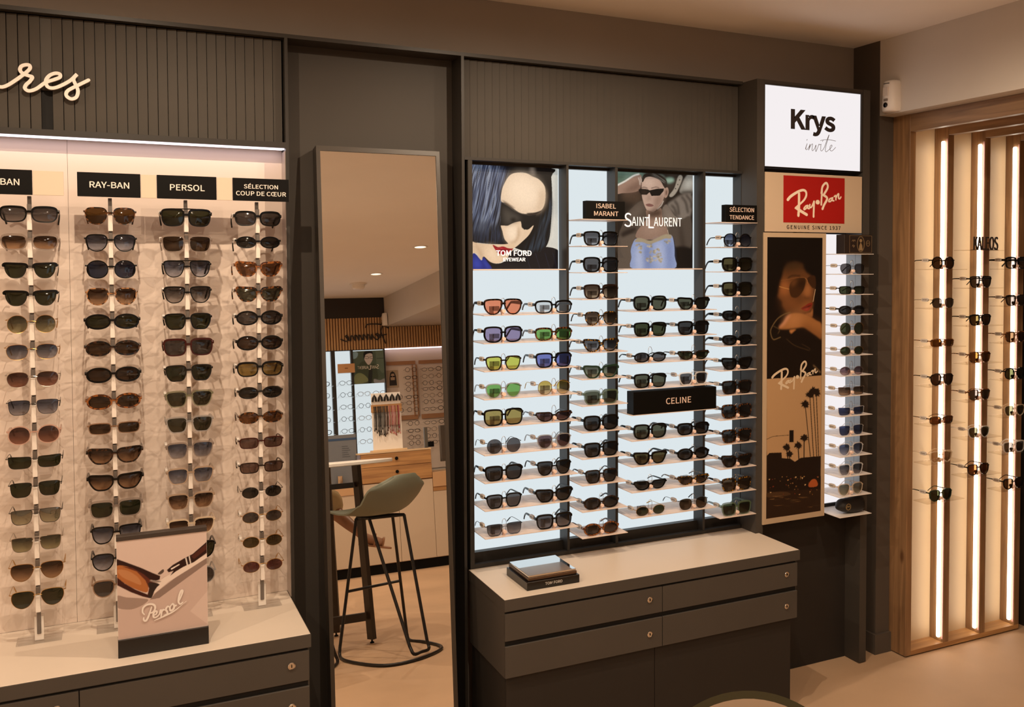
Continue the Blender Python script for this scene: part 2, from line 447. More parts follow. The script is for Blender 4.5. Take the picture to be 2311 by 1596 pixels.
# ---------------------------------------------------------------- the setting
X0R, X1R, Y0R = -2.6, 6.2, -3.65
tag(MB().box(X0R, X1R, Y0R-0.1, 3.6, -0.1, 0.0).build('floor', M_FLOOR), kind='structure')
c = MB(); c.box(X0R, X1R, Y0R-0.1, 3.6, CEIL, CEIL+0.1)
tag(c.build('ceiling', M_CEIL), kind='structure')
tag(MB().box(X0R, 2.872, 3.27, 3.4, 0, CEIL).build('wall_back', M_UPPER), kind='structure')
tag(MB().box(2.872, 2.948, 3.107, 3.4, 0, CEIL).build('wall_right', mat('column paint', '#574f48', 0.7, spec=0.2)), kind='structure')
tag(MB().box(2.86, 2.95, 3.095, 3.16, 0, 0.085).build('baseboard_right', mat('column paint')), kind='structure')
# white bulkhead that carries on toward the viewer over the opening
tag(MB().box(2.872, 3.9, -1.9, 3.107, 2.287, CEIL).build('wall_bulkhead', M_OFFW), kind='structure')
tag(MB().box(2.95, X1R, 3.13, 3.3, 0, CEIL).build('wall_alcove', mat('alcove paint', '#3d352e', 0.6)), kind='structure')
tag(MB().box(X0R-0.1, X0R, Y0R, 3.6, 0, CEIL).build('wall_left', M_OFFW), kind='structure')
tag(MB().box(X1R, X1R+0.1, Y0R, 3.6, 0, CEIL).build('wall_far_right', M_OFFW), kind='structure')
tag(MB().box(X0R, X1R, Y0R-0.1, Y0R, 0, CEIL).build('wall_rear', M_OFFW), kind='structure')
tag(MB().box(X0R, 2.09, Y0R, Y0R+0.06, 2.397, CEIL).build('trim_rear', mat('dark rear beam', '#241d18', 0.6)), kind='structure')
tag(MB().prism([(2.085, Y0R), (3.6, Y0R), (3.6, -0.9), (2.46, -0.9)], 2.30, CEIL, plane='XY').build('wall_rear_bulkhead', M_OFFW), kind='structure')
# ledge trim over the display wall
tag(MB().box(X0R, 2.207, 3.15, 3.27, 2.369, 2.381).build('trim_ledge', M_FRAME), kind='structure')
# flush wall panel behind the mirror
tag(MB().box(0.50, 1.058, 3.25, 3.27, 0, 2.369).build('wall_panel', M_DARK), kind='structure')

# ceiling fittings
M_BULB = emit_mat('lamp lens', (1.0, 0.86, 0.6), 2.2)
for i, (x, y) in enumerate(SPOTS):
    near = {0: 'round warm ceiling downlight reflected highest in the tall mirror', 1: 'round warm ceiling downlight reflected just above the smoke detector in the mirror'}
    t = thing('ceiling_downlight', (x, y, CEIL), near.get(i, 'round warm ceiling downlight outside the photographed view'), 'ceiling light', 'ceiling downlights')
    r = MB(); r.lathe([(0.058, 0), (0.058, -0.004), (0.046, -0.006), (0.044, -0.001)], (x, y, CEIL), n=28, cap=False); r.build('trim_ring', M_WHITE, t)
    r = MB(); r.lathe([(0.044, -0.0005), (0.044, -0.0015)], (x, y, CEIL), n=28); r.build('lamp_lens', M_BULB, t)
    l = bpy.data.lights.new('downlight', 'SPOT'); l.energy = SPOT_W; l.color = WARM; l.spot_size = math.radians(176); l.spot_blend = 0.5; l.shadow_soft_size = 0.007
    if i < 2: l.spot_size = math.radians(125); l.spot_blend = 0.8
    lo = bpy.data.objects.new('downlight', l); COL.objects.link(lo); lo.location = (x, y, CEIL-0.0092)
d = thing('smoke_detector', (1.695, -2.716, CEIL), 'white domed smoke detector on the ceiling, seen in the tall mirror', 'smoke detector')
MB().lathe([(0.075, 0), (0.075, -0.012)], (1.695, -2.716, CEIL), n=24).build('base', M_WHITE, d)
MB().lathe([(0.06, -0.012), (0.058, -0.04), (0.045, -0.055), (0.02, -0.06)], (1.695, -2.716, CEIL), n=24).build('dome', M_WHITE, d)

# ---------------------------------------------------------------- fluted cladding
def fluted(name, x0, x1, z0, z1, y, pitch, label, skip=None):
    mb = MB(); n = round((x1-x0)/pitch); p = (x1-x0)/n
    for i in range(n):
        a, b = x0+i*p, x0+(i+1)*p
        if skip and abs((a+b)/2-skip[0]) < p*0.5:
            mb.box(a, b, y+0.006, y+0.012, z0, z1, 1); mb.box(a, b, y-0.001, y+0.01, skip[1], z1, 0); continue
        mb.add([(a+0.0009, y-0.002, z0), (b-0.0009, y-0.0055, z0), (b-0.0009, y+0.01, z0), (a+0.0009, y+0.01, z0),
                (a+0.0009, y-0.002, z1), (b-0.0009, y-0.0055, z1), (b-0.0009, y+0.01, z1), (a+0.0009, y+0.01, z1)],
               [(0,3,2,1), (4,5,6,7), (0,1,5,4), (1,2,6,5), (2,3,7,6), (3,0,4,7)], 0)
    mb.box(x0, x1, y+0.01, y+0.02, z0, z1, 1)
    return tag(mb.build(name, [M_FLUTE, M_GAP], origin=((x0+x1)/2, y, z0)), label, 'wall cladding')
fluted('fluted_panel', -1.30, 0.485, 2.047, 2.366, 3.185, 0.0272, 'dark vertical fluted panel carrying the pale script lettering at upper left', skip=(-0.148, 2.16))
fluted('fluted_panel', 1.072, 2.205, 2.032, 2.366, 3.185, 0.0272, 'dark vertical fluted panel above the lit sunglasses shelves')

# pale script lettering, upper left
sx, sz = 0.213/665, 0.000318
def zl(px, py): return (-0.258+px*sx, 2.202-(py-0.075*px-520)*sz)
mb = MB()
for pts in ([(-330,330),(-310,500),(-330,600),(-290,640)], [(-230,500),(-200,620),(-140,640),(-90,560),(-60,490)],
            [(-75,520),(-60,620),(-10,660),(40,650),(110,600),(180,540),(215,500),(212,472),(185,468),(152,482),(142,515),(165,545),(205,562),(232,575),(212,612),(185,640),(175,672),(205,694),(260,675),(330,620),(400,592),(440,572),(440,545),(405,538),(360,560),(333,605),(345,655),(385,668),(440,650),(520,600),(572,545),(545,585),(560,635),(578,690),(565,745),(525,763),(488,735),(495,695),(545,660),(600,630),(662,595)]):
    ribbon(mb, [zl(*p) for p in spline(pts, 8)], 0.0092, 3.166, 0.008)
tag(mb.build('script_lettering', M_LETTER, origin=(-0.15, 3.166, 2.16)), 'pale raised script lettering "ures" on the upper left fluted panel', 'lettering')

# ---------------------------------------------------------------- left display wall
L = thing('display_cabinet', (-0.4, 3.2, 0.618), 'pale pink-lit display niche on the left with rows of hanging sunglasses', 'display unit')
PX = -0.105
MB().box(-1.3, PX-0.0004, 3.221, 3.235, 0.618, 2.03).build('back_panel', M_PANEL, L)
MB().box(PX+0.0004, 0.488, 3.221, 3.235, 0.618, 2.03).build('back_panel', M_PANEL, L)
MB().box(-1.3, 0.488, 3.2352, 3.262, 0.618, 2.03).build('backing', M_GAP, L)
MB().box(0.489, 0.4985, 3.15, 3.25, 0.0, 2.369).build('side_panel', M_FRAME, L)
MB().box(0.4868, 0.4888, 3.155, 3.221, 0.618, 2.02).build('side_lining', mat('grey lining', '#b3a69e', 0.35, 0.3), L)
MB().box(-1.3, 0.489, 3.15, 3.221, 2.0285, 2.0465).build('fascia_bottom', M_FRAME, L)
s = MB(); s.box(-1.3, 0.486, 3.156, 3.168, 2.0245, 2.0284); s.box(-1.3, 0.486, 3.171, 3.2, 2.0265, 2.0284); s.build('light_strip', M_LEDP, L)

def worktop(x0, x1, label, divs, cab_label, x1c, base_x0, base_x1):
    """pale worktop with a dark edge band, a locked drawer block under it and a recessed base cupboard"""
    t = thing('worktop', ((x0+x1)/2, 3.0, 0.581), label, 'worktop')
    MB().bbox(x0+0.001, x1-0.001, 2.811, 3.22 if x1 < 0.6 else 3.15, 0.5815, 0.618, 0.0008).build('top_panel', M_CREAM, t)
    e = MB(); e.box(x0, x1, 2.806, 2.8109, 0.581, 0.6172); e.box(x0, x0+0.0009, 2.811, 3.15, 0.581, 0.6172); e.box(x1-0.0009, x1, 2.811, 3.15, 0.581, 0.6172)
    e.build('edge_band', M_CAB, t)
    k = thing('drawer_cabinet', ((x0+x1)/2, 3.0, 0.0), cab_label, 'drawer cabinet')
    b = MB(); b.box(x0+0.002, x1c, 2.8176, 3.145, 0.367, 0.5808); b.build('carcass', M_CAB, k)
    xs = [x0+0.001]+divs+[x1c]
    for i in range(len(xs)-1):
        a, bb = xs[i]+0.0012, xs[i+1]-0.0012
        for z0, z1, y0 in ((0.485, 0.572, 2.809), (0.367, 0.468, 2.809)):
            last = (i == len(xs)-2)
            dr = MB().bbox(a, bb, y0, y0+0.008, z0, z1, 0.0008).build('drawer', M_CAB, k)
            lx = bb-0.0485 if last else bb-0.049
            lz = z0+0.05
            lk = MB(); lk.lathe([(0.0105, 0), (0.0105, 0.003), (0.0085, 0.0045), (0.008, 0.003)], (lx, y0+0.0005, lz), 'Y', 20)
            lk.build('lock', M_CHROME, dr)
            MB().box(lx-0.001, lx+0.001, y0-0.0049, y0-0.003, lz-0.004, lz+0.004).build('keyhole', M_BLACK, dr)
    MB().box(x0+0.004, x1c-0.004, 2.8172, 2.8175, 0.3672, 0.575).build('grip_slot', M_GAP, k)
    n = [base_x0]+[d-0.023 for d in divs]+[base_x1]
    MB().box(base_x0, base_x1, 2.835, 3.145, 0.0, 0.3665).build('base_carcass', M_CAB2, k)
    for i in range(len(n)-1):
        MB().box(n[i]+0.0012, n[i+1]-0.0012, 2.824, 2.8349, 0.02, 0.364).build('door', M_CAB2, k)
worktop(-1.30, 0.487, 'pale worktop with dark edge under the hanging sunglasses at left', [-0.68, -0.091], 'dark drawer cabinet with round locks at lower left', 0.483, -1.3, 0.47)
worktop(1.073, 2.227, 'pale worktop with dark edge below the lit shelves', [1.645], 'dark drawer cabinet with four round locks below the lit shelves', 2.219, 1.082, 2.20)

# brand plates and pale blanks over the poles
PY = 3.062
def plate(x0, x1, lines, label, z0=1.857, z1=1.924, y=PY, th=0.006, off=0.0):
    t = thing('header_sign', ((x0+x1)/2, y, z0), label, 'sign', 'black header signs')
    MB().bbox(x0, x1, y, y+th, z0, z1, 0.0006).build('plate', M_BLACK, t)
    mb = MB()
    for body, a, b, c, d in lines:
        q = text_mesh(body, a, b, c, d, y-0.0002, 0.0006, 0.004); mb.add(q.v, q.f)
    mb.build('lettering', M_LETTER, t)
    return t
plate(-0.335, -0.184, [('RAY-BAN', -0.308, -0.2135, 1.882, 1.899)], 'black header sign over the leftmost pole, cut by the photo edge')
plate(-0.0775, 0.0795, [('RAY-BAN', -0.0475, 0.0510, 1.882, 1.899)], 'black header sign over the second pole from the left, fully in view')
plate(0.1215, 0.2795, [('PERSOL', 0.1555, 0.2475, 1.881, 1.899)], 'black header sign over the third pole from the left')
plate(0.324, 0.483, [('SÉLECTION', 0.355, 0.4515, 1.8935, 1.9095), ('COUP DE CŒUR', 0.333, 0.4745, 1.8725, 1.8855)], 'black two-line header sign over the pole nearest the tall mirror')
for a, b, w in ((-0.183, -0.110, 'right of the leftmost black header sign'), (0.0805, 0.1205, 'between the second and third black header signs'), (0.2805, 0.323, 'between the third and two-line black header signs')):
    tag(MB().bbox(a, b, PY+0.002, PY+0.006, 1.857, 1.923, 0.0005).build('blank_plate', mat('cream blank', '#d6c6b2', 0.5), origin=((a+b)/2, PY, 1.857)), 'cream blank plate '+w, 'sign blank', 'cream blank plates')

# sunglasses poles
POLE_X = [-0.194, 0.002, 0.198, 0.395]
POLE_Y = 3.085
POLE_ROWS = [[1.814-0.0754*k for k in range(15)] for _ in range(4)]
POLE_NAME = ['leftmost pole', 'second pole from left', 'third pole from left', 'pole nearest mirror']
M_POLE = mat('white pole', '#eae2da', 0.35)
M_BRK = mat('grey bracket', '#77706b', 0.35, 0.6)
for i, px in enumerate(POLE_X):
    t = thing('display_pole', (px, POLE_Y+0.02, 0.618), ['white sunglasses pole at the left edge of the photo', 'white sunglasses pole left of the counter card stand', 'white sunglasses pole behind the counter card stand', 'white sunglasses pole nearest the tall mirror'][i], 'display pole', 'sunglasses poles')
    b = MB(); b.bbox(px-0.013, px+0.013, POLE_Y+0.022, POLE_Y+0.04, 0.622, 0.69, 0.002); b.bbox(px-0.055, px+0.055, POLE_Y+0.0, POLE_Y+0.07, 0.6182, 0.622, 0.001); b.build('base', M_ACR, t)
    MB().bbox(px-0.011, px+0.011, POLE_Y+0.018, POLE_Y+0.0215, 0.622, 0.688, 0.0005).build('foot', M_POLE, t)
    MB().bbox(px-0.005, px+0.005, POLE_Y+0.014, POLE_Y+0.024, 0.64, 1.856, 0.001).build('rail', M_BRK, t)
    for z in POLE_ROWS[i]:
        MB().bbox(px-0.006, px+0.006, POLE_Y-0.004, POLE_Y+0.015, z-0.052, z-0.004, 0.001).build('spacer', M_POLE, t)
        MB().bbox(px-0.005, px+0.005, POLE_Y-0.002, POLE_Y+0.013, z-0.0035, z+0.0195, 0.0008).build('bracket', M_BRK, t)
        MB().bbox(px-0.066, px+0.066, POLE_Y+0.045, POLE_Y+0.049, z-0.008, z-0.002, 0.001).build('support_arm', M_ACR, t)

# counter card stand
t = thing('counter_card_stand', (0.112, 2.9, 0.618), 'counter card stand with a picture of sunglasses hinge on the left worktop', 'counter display')
MB().bbox(0.0005, 0.2225, 2.872, 2.896, 0.618, 0.9435, 0.0008).build('panel', mat('card white', '#e8dcd6', 0.5), t)
MB().bbox(0.0, 0.2235, 2.866, 2.90, 0.618, 0.666, 0.0008).build('base', mat('stand black', '#15110f', 0.45), t)
MB().bbox(0.0, 0.223, 2.8695, 2.898, 0.932, 0.944, 0.0006).build('top_strip', mat('stand dark strip', '#3a312c', 0.5), t)
q = quad((795,228), (1420,152), (1427,798), (805,893), 0.001, 0.222, 0.667, 0.932)
A = Art(q, 2.8717, 0.001, 0.222, 0.667, 0.932, res=800, base='#d2beb6')
A.poly('#d2beb6', [(795,228),(1420,152),(1427,798),(805,893)], False)
A.poly('#c6b0a8', [(1110,470),(1424,330),(1426,560),(1300,700),(1427,790),(806,890),(802,690),(1000,650)], False)
A.poly('#9c877e', [(797,596),(860,605),(960,612),(1010,622),(975,655),(920,680),(870,688),(797,672)])
A.poly('#8a766e', [(1085,610),(1424,372),(1423,330),(1320,395),(1200,470),(1060,575),(1020,622)], False)
A.poly('#e2d4cc', [(1050,520),(1120,470),(1240,405),(1423,310),(1423,335),(1300,410),(1150,500),(1050,580)], False)
A.poly('#2b1310', [(796,345),(860,368),(960,405),(1040,440),(1092,460),(1088,485),(1060,492),(1000,482),(900,430),(796,395)], False)
A.poly('#a8683a', [(796,392),(880,402),(955,445),(1003,505),(1010,552),(990,572),(910,545),(840,505),(796,470)])
A.poly('#b87f54', [(800,420),(870,425),(940,470),(960,520),(900,500),(830,465)])
A.poly('#381613', [(796,468),(850,512),(920,552),(990,580),(1024,596),(1022,612),(970,600),(890,570),(796,522)], False)
A.poly('#5a2a1e', [(830,395),(900,405),(980,450),(1040,500),(1080,512),(1050,560),(1028,608),(1003,590),(1014,545),(990,490),(930,430)], False)
A.poly('#2c211d', [(1012,505),(1085,515),(1070,535),(1050,565),(1030,610),(1008,595),(1018,550)])
A.poly('#8d817a', [(1015,492),(1060,490),(1100,498),(1060,505)])
A.poly('#55463f', [(1075,445),(1110,415),(1118,430),(1095,450)])
A.poly('#2a1411', [(1138,420),(1180,385),(1250,345),(1320,310),(1423,225),(1425,300),(1330,365),(1250,400),(1200,430),(1160,460),(1185,425),(1150,436)], False)
A.poly('#4a241b', [(1310,325),(1420,240),(1422,275),(1330,345)], False)
A.poly('#dfd6cf', [(1268,338),(1276,334),(1288,388),(1280,392)], False)
A.poly('#dfd6cf', [(1292,325),(1299,321),(1310,375),(1303,379)], False)
A.poly('#e8ded8', [(1165,410),(1225,378),(1228,384),(1170,418)], False)
A.build('print', t)
mb = MB()
P4 = q
def script(mb, strokes, f, w, y, d, n=7):
    for st in strokes:
        ww = w
        ribbon(mb, spline([f(*p) for p in st], n), ww, y, d)
PZ = lambda x, y: q((260+x/3.03-0)*3.04, (1190+y/3.03-1150)*3.04)
script(mb, [[(186,618),(186,632),(198,640),(212,622),(226,588),(240,545)], [(190,596),(178,580),(182,552),(205,532),(240,526),(262,538),(262,562),(245,582),(222,588)],
            [(250,604),(270,594),(276,578),(264,574),(252,592),(254,614),(272,614),(292,596)], [(292,598),(302,568),(308,578),(304,610)], [(306,584),(318,566),(328,566)],
            [(330,600),(348,592),(346,576),(338,562),(350,542),(362,546)], [(378,530),(366,548),(370,570),(388,562),(396,540),(386,524),(376,532)], [(396,540),(412,534)],
            [(428,508),(446,470),(456,438),(446,436),(432,468),(426,508),(438,526),(456,514)]], PZ, lambda u: 0.0030+0.0022*math.sin(PI*u), 2.8692, 0.0003)
ribbon(mb, spline([PZ(258,638),(PZ(330,606)),(PZ(400,570)),(PZ(482,506))], 6), lambda u: 0.0012+0.0034*math.sin(PI*min(1,u*1.15)), 2.8692, 0.0003)
mb.build('lettering', mat('pale print', '#ece4de', 0.5), t)
# ---------------------------------------------------------------- tall leaning mirror
phi, lean = math.radians(-1.6), math.radians(5.4)
mx = Vector((math.cos(phi), math.sin(phi), 0)); mbk = Vector((-math.sin(phi), math.cos(phi), 0))
mup = mbk*math.sin(lean)+Vector((0, 0, 1))*math.cos(lean); mn = mx.cross(mup)     # mn points back out towards the room
TL = Vector((0.599, 3.182, 2.030)); MW = 0.375
MHT = (TL.z-0.035)/mup.z
t = thing('leaning_mirror', TL-mup*(MHT+0.015)+mx*MW/2, 'tall dark-framed mirror leaning against the wall between the two displays', 'mirror')
def mbox(mb, a0, a1, h0, h1, d0, d1, mi=0):
    """box in mirror axes: across, down from the top of the glass, towards the wall"""
    c = [TL+mx*a-mup*h-mn*d for d in (d0, d1) for h in (h1, h0) for a in (a0, a1)]
    o = [c[0], c[1], c[5], c[4], c[2], c[3], c[7], c[6]]
    mb.add(o, [(0,3,2,1),(4,5,6,7),(0,1,5,4),(1,2,6,5),(2,3,7,6),(3,0,4,7)], mi)
g = MB(); mbox(g, 0, MW, 0, MHT, 0, 0.006); o = g.build('glass', M_MIRROR, t)
f = MB()
mbox(f, -0.013, -0.0005, -0.016, MHT+0.015, -0.004, 0.062); mbox(f, MW+0.0005, MW+0.013, -0.016, MHT+0.015, -0.004, 0.062)
mbox(f, -0.0005, MW+0.0005, -0.016, -0.0005, -0.004, 0.062); mbox(f, -0.0005, MW+0.0005, MHT+0.0005, MHT+0.015, -0.004, 0.062)
mbox(f, -0.0005, MW+0.0005, -0.0005, MHT+0.0005, 0.0065, 0.012)
f.build('frame', mat('mirror frame', '#3a332c', 0.35, spec=0.5), t)

# ---------------------------------------------------------------- lit centre display
U = thing('lit_display_unit', (1.64, 3.2, 0.618), 'dark-framed backlit display of sunglasses shelves right of the tall mirror', 'display unit')
f = MB()
f.box(1.0585, 1.0685, 3.15, 3.27, 0, 2.369)
f.box(1.0795, 1.0945, 3.148, 3.235, 0.6185, 2.021)
for a, b in ((1.4465, 1.4555), (1.6425, 1.6535), (2.0245, 2.0345)): f.box(a, b, 3.15, 3.222, 0.63, 2.021)
f.box(2.2065, 2.2075, 3.16, 3.22, 0.63, 2.021)
f.box(1.0945, 2.2065, 3.15, 3.222, 0.6185, 0.6265); f.box(1.0945, 2.2065, 3.15, 3.17, 0.6265, 0.632)
f.box(1.0685, 2.2065, 3.149, 3.235, 2.0215, 2.0315)
f.box(1.0945, 2.2065, 3.19, 3.23, 0.6265, 0.662); f.box(1.0945, 2.2065, 3.196, 3.23, 2.012, 2.0215)
f.build('frame', M_FRAME, U)
for a, b in ((1.0948, 1.4465), (1.4555, 1.6425), (1.6535, 2.0245), (2.0345, 2.2064)):
    MB().box(a, b, 3.2165, 3.224, 0.662, 2.0118).build('light_panel', M_LIT, U)
MB().box(1.0685, 2.207, 3.2362, 3.268, 0.6185, 2.021).build('backing', M_GAP, U)

M_REST = mat('frosted rest', '#d9cfc8', 0.35)
M_RESTG = clear_mat('rest block reflection', (0.55, 0.53, 0.52), 0.04)  # grey tint and L shape stand in for a reflection in clear acrylic
M_BTN = mat('pink white button', '#f3d9cc', 0.4)
def shelf(x0, x1, y0, y1, z, label, group, rests=(), board=None, th=0.0022, ry=None, block=True):
    t = thing('display_shelf', ((x0+x1)/2, y1, z), label, 'shelf', group)
    MB().bbox(x0, x1, y0, y1, z-th, z, 0.0004).build('board', board or M_SHELF, t)
    for rx in rests:
        y = (ry if ry is not None else y0+0.012)
        r = MB(); r.lathe([(0.0062, -0.026), (0.0062, 0), (0.0058, 0.0006)], (rx, y-0.004, z+0.0125), 'Y', 14); r.box(rx-0.003, rx+0.003, y+0.006, y+0.02, z, z+0.0065)
        n = r.build('nose_rest', M_BTN, t)
        l = MB(); l.tube([(rx-0.006, y+0.01, z+0.012)]+[(rx-0.0085*math.cos(a)*(1 if a > 0.4 and a < 2.75 else 0.9), y+0.008, z+0.036+0.02*math.sin(a)) for a in [i*PI/8 for i in range(9)]]+[(rx+0.006, y+0.01, z+0.012)], 0.0008, 5)
        l.build('security_loop', M_STEEL, n)
        if block:
            b = MB(); b.bbox(rx-0.036, rx-0.024, y+0.03, y+0.045, z, z+0.028, 0.001); b.bbox(rx-0.024, rx-0.004, y+0.03, y+0.045, z+0.012, z+0.028, 0.001); b.build('clear_block', M_RESTG, n)
    return t

ORD = ['topmost', 'second', 'third', 'fourth', 'fifth', 'sixth', 'seventh', 'eighth', 'ninth', 'tenth', 'eleventh', 'twelfth', 'thirteenth', 'fourteenth', 'fifteenth']
Z1 = [0.747+0.0938*k for k in range(9)][::-1]      # wide bays
Z2 = [0.700+0.0938*k for k in range(13)][::-1]     # narrow bays; the topmost carries a header sign
BAYN = ['wide bay under the black-bob poster', 'narrow bay between the two posters', 'wide bay under the trench-coat poster', 'narrow bay beside the tall tower']
GX1, GX2, GX3, GX4 = (1.172, 1.358), (1.542,), (1.743, 1.929), (2.126,)
for i, z in enumerate(Z1):
    shelf(1.097, 1.443, 3.048, 3.198, z, '%s pale shelf down in the %s' % (ORD[i], BAYN[0]), 'shelves in the lit display', GX1)
    shelf(1.656, 2.021, 3.048, 3.198, z, '%s pale shelf down in the %s' % (ORD[i], BAYN[2]), 'shelves in the lit display', () if i == 4 else GX3)
for i, z in enumerate(Z2):
    shelf(1.458, 1.640, 3.048, 3.198, z, '%s pale shelf down in the %s' % (ORD[i], BAYN[1]), 'shelves in the lit display', GX2 if i else ())
    shelf(2.037, 2.2055, 3.048, 3.198, z, '%s pale shelf down in the %s' % (ORD[i], BAYN[3]), 'shelves in the lit display', GX4 if i else ())
# header blocks standing on shelves
def block(x0, x1, y0, z0, h, d, lines, label):
    t = thing('header_block', ((x0+x1)/2, y0, z0), label, 'sign', 'black header blocks')
    MB().bbox(x0, x1, y0, y0+d, z0, z0+h, 0.0008).build('block', M_BLACK, t)
    mb = MB()
    for body, a, b, c, e in lines:
        q = text_mesh(body, a, b, c, e, y0-0.0002, 0.0005, 0.002); mb.add(q.v, q.f)
    mb.build('lettering', mat('pinkish letters', '#e8cdbd', 0.5), t)
block(1.477, 1.630, 3.05, Z2[0], 0.064, 0.03, [('ISABEL', 1.516, 1.593, 1.8640, 1.8805), ('MARANT', 1.507, 1.603, 1.8375, 1.8535)], 'black two-line header block on the top shelf between the two posters')
block(2.061, 2.2045, 3.05, Z2[0], 0.066, 0.03, [('SÉLECTION', 2.078, 2.190, 1.8650, 1.8865), ('TENDANCE', 2.078, 2.190, 1.8365, 1.8525)], 'black two-line header block on the top shelf beside the tall tower')
block(1.664, 2.0205, 3.05, Z1[4], 0.083, 0.05, [('CELINE', 1.800, 1.908, 1.1525, 1.1755)], 'long black header block on the fifth shelf under the trench-coat poster')
# poster ledges
for a, b, w in ((1.097, 1.4455, 'black-bob'), (1.656, 2.0235, 'trench-coat')):
    tag(MB().bbox(a, b, 3.152, 3.2155, 1.6465, 1.6505, 0.0005).build('poster_ledge', M_SHELF, origin=((a+b)/2, 3.2, 1.6465)), 'thin pale ledge carrying the %s poster' % w, 'ledge')

# backlit poster 1: black bob
def poster_sheet(name, x0, x1, y, z0, z1, label):
    t = thing(name, ((x0+x1)/2, y, z0), label, 'poster')
    MB().box(x0, x1, y, y+0.004, z0, z1).build('sheet', mat('poster sheet', '#d9d4cd', 0.4), t)
    return t
t = poster_sheet('fashion_poster', 1.0965, 1.438, 3.205, 1.6508, 2.012, 'backlit poster of a face with a black bob haircut and red lips')
q = quad((22,36), (750,52), (750,858), (25,862), 1.0965, 1.438, 1.6508, 2.012)
A = Art(q, 3.2048, 1.0965, 1.438, 1.6508, 2.012, 0.72, base='#d3d6d0')
A.poly('#c3c9c6', [(690,36),(760,40),(760,400),(700,420)], soft=8)
A.poly('#08080b', [(15,20),(680,45),(695,120),(703,300),(695,450),(680,600),(650,680),(610,712),(560,737),(520,737),(460,715),(400,695),(330,668),(200,662),(100,652),(15,634)])
A.streak(['#0b0c12','#1d2334','#39445f','#5d6b88','#8b98b0','#1a1f2d'], [(22,34),(200,40),(320,70),(330,140),(300,260),(275,420),(225,540),(120,560),(22,500)], math.radians(-14), 190, 0.9, 7)
A.streak(['#08080b','#141823','#2c3850','#0a0b10'], [(22,480),(240,500),(300,640),(200,655),(30,630)], math.radians(-6), 190, 0.7, 6)
A.streak(['#07080b','#10141c','#33404f','#0a0b0f','#07080b'], [(640,330),(700,300),(692,470),(660,640),(600,700),(540,720),(480,700),(560,600),(610,480)], math.radians(-14), 170, 0.8, 6)
A.poly('#d9c6ae', [(350,120),(400,94),(480,92),(540,118),(590,140),(630,180),(646,230),(640,330),(610,388),(560,408),(500,418),(440,412),(390,382),(330,337),(286,320),(291,240),(312,180)])
A.poly('#ead9c2', [(380,140),(450,115),(540,150),(590,210),(590,300),(540,360),(450,370),(380,320),(340,270),(345,200)], soft=14)
A.poly('#c9b195', [(600,230),(640,240),(636,330),(608,380),(560,400),(590,330)], soft=7, op=.8)
A.poly('#8d8278', [(515,70),(540,45),(560,80),(552,115),(530,105)], soft=4, op=.75)
A.poly('#d7c1a6', [(284,510),(330,516),(390,490),(442,480),(452,530),(500,545),(547,510),(512,582),(452,642),(402,684),(366,704),(335,690),(342,660),(312,622),(296,562)])
A.poly('#ead9c2', [(330,530),(400,510),(425,560),(410,610),(370,640),(330,600)], soft=8)
A.poly('#b79b7c', [(420,520),(436,560),(428,610),(405,645),(380,655),(350,650),(395,630),(412,590)], soft=3, op=.8)
A.poly('#d6bd9f', [(15,634),(80,652),(200,664),(300,664),(345,660),(395,668),(372,715),(332,772),(292,802),(250,817),(200,806),(150,775),(122,790),(92,742),(60,745),(40,850),(15,855)])
A.poly('#c2a587', [(78,650),(110,690),(140,745),(150,775),(125,760),(95,700)], soft=3, op=.8)
A.poly('#e4cfb4', [(170,690),(230,700),(260,760),(300,780),(240,800),(180,760)], soft=9)
A.poly('#131116', [(150,762),(200,805),(260,817),(320,792),(372,715),(420,712),(520,740),(600,717),(650,682),(760,718),(760,870),(200,870),(140,792)])
for a, b in ((480,520), (560,600), (640,680), (705,745)): A.line('#2b3046', [(a,730),(b,862)], 0.0009)
A.poly('#1f2a7d', [(60,748),(85,742),(128,792),(146,766),(172,800),(205,866),(45,866)])
A.poly('#3b4cb8', [(75,770),(110,790),(130,840),(70,850)], soft=6, op=.7)
A.poly('#3b4cb8', [(140,790),(160,800),(190,850),(175,850)], soft=3, op=.6)
A.poly('#0d0d0f', [(286,330),(340,360),(390,397),(450,422),(510,432),(567,424),(552,480),(541,512),(470,547),(455,525),(442,478),(390,488),(340,514),(284,514),(279,400)], False)
A.poly('#46423d', [(305,375),(365,405),(425,432),(432,468),(375,488),(315,500)], soft=7, op=.85)
A.poly('#15130f', [(360,460),(395,450),(402,480),(370,485)], soft=3)
A.poly('#6b5a49', [(290,312),(330,328),(396,374),(372,372),(322,342)], soft=2, op=.8)
A.poly('#2a211c', [(490,414),(560,406),(612,390),(570,420),(520,426)], soft=1)
A.poly('#941420', [(217,668),(260,686),(300,680),(340,694),(382,699),(350,722),(300,746),(255,730)])
A.poly('#c9424a', [(250,690),(280,690),(300,700),(262,704)], soft=2, op=.7)
A.poly('#5d0a14', [(225,674),(300,706),(375,702),(300,716)], soft=1)
A.grain(.05).build('print', t)
mb = MB()
for body, a, b, c, d in (('TOM FORD', 1.1975, 1.3315, 1.697, 1.7165), ('EYEWEAR', 1.2245, 1.308, 1.678, 1.6905)):
    w = text_mesh(body, a, b, c, d, 3.1985, 0.0006, 0.006); mb.add(w.v, w.f)
mb.build('lettering', mat('lit white letters', '#ffffff', 0.5, emit=(1, 1, 1), emit_s=0.5), t)

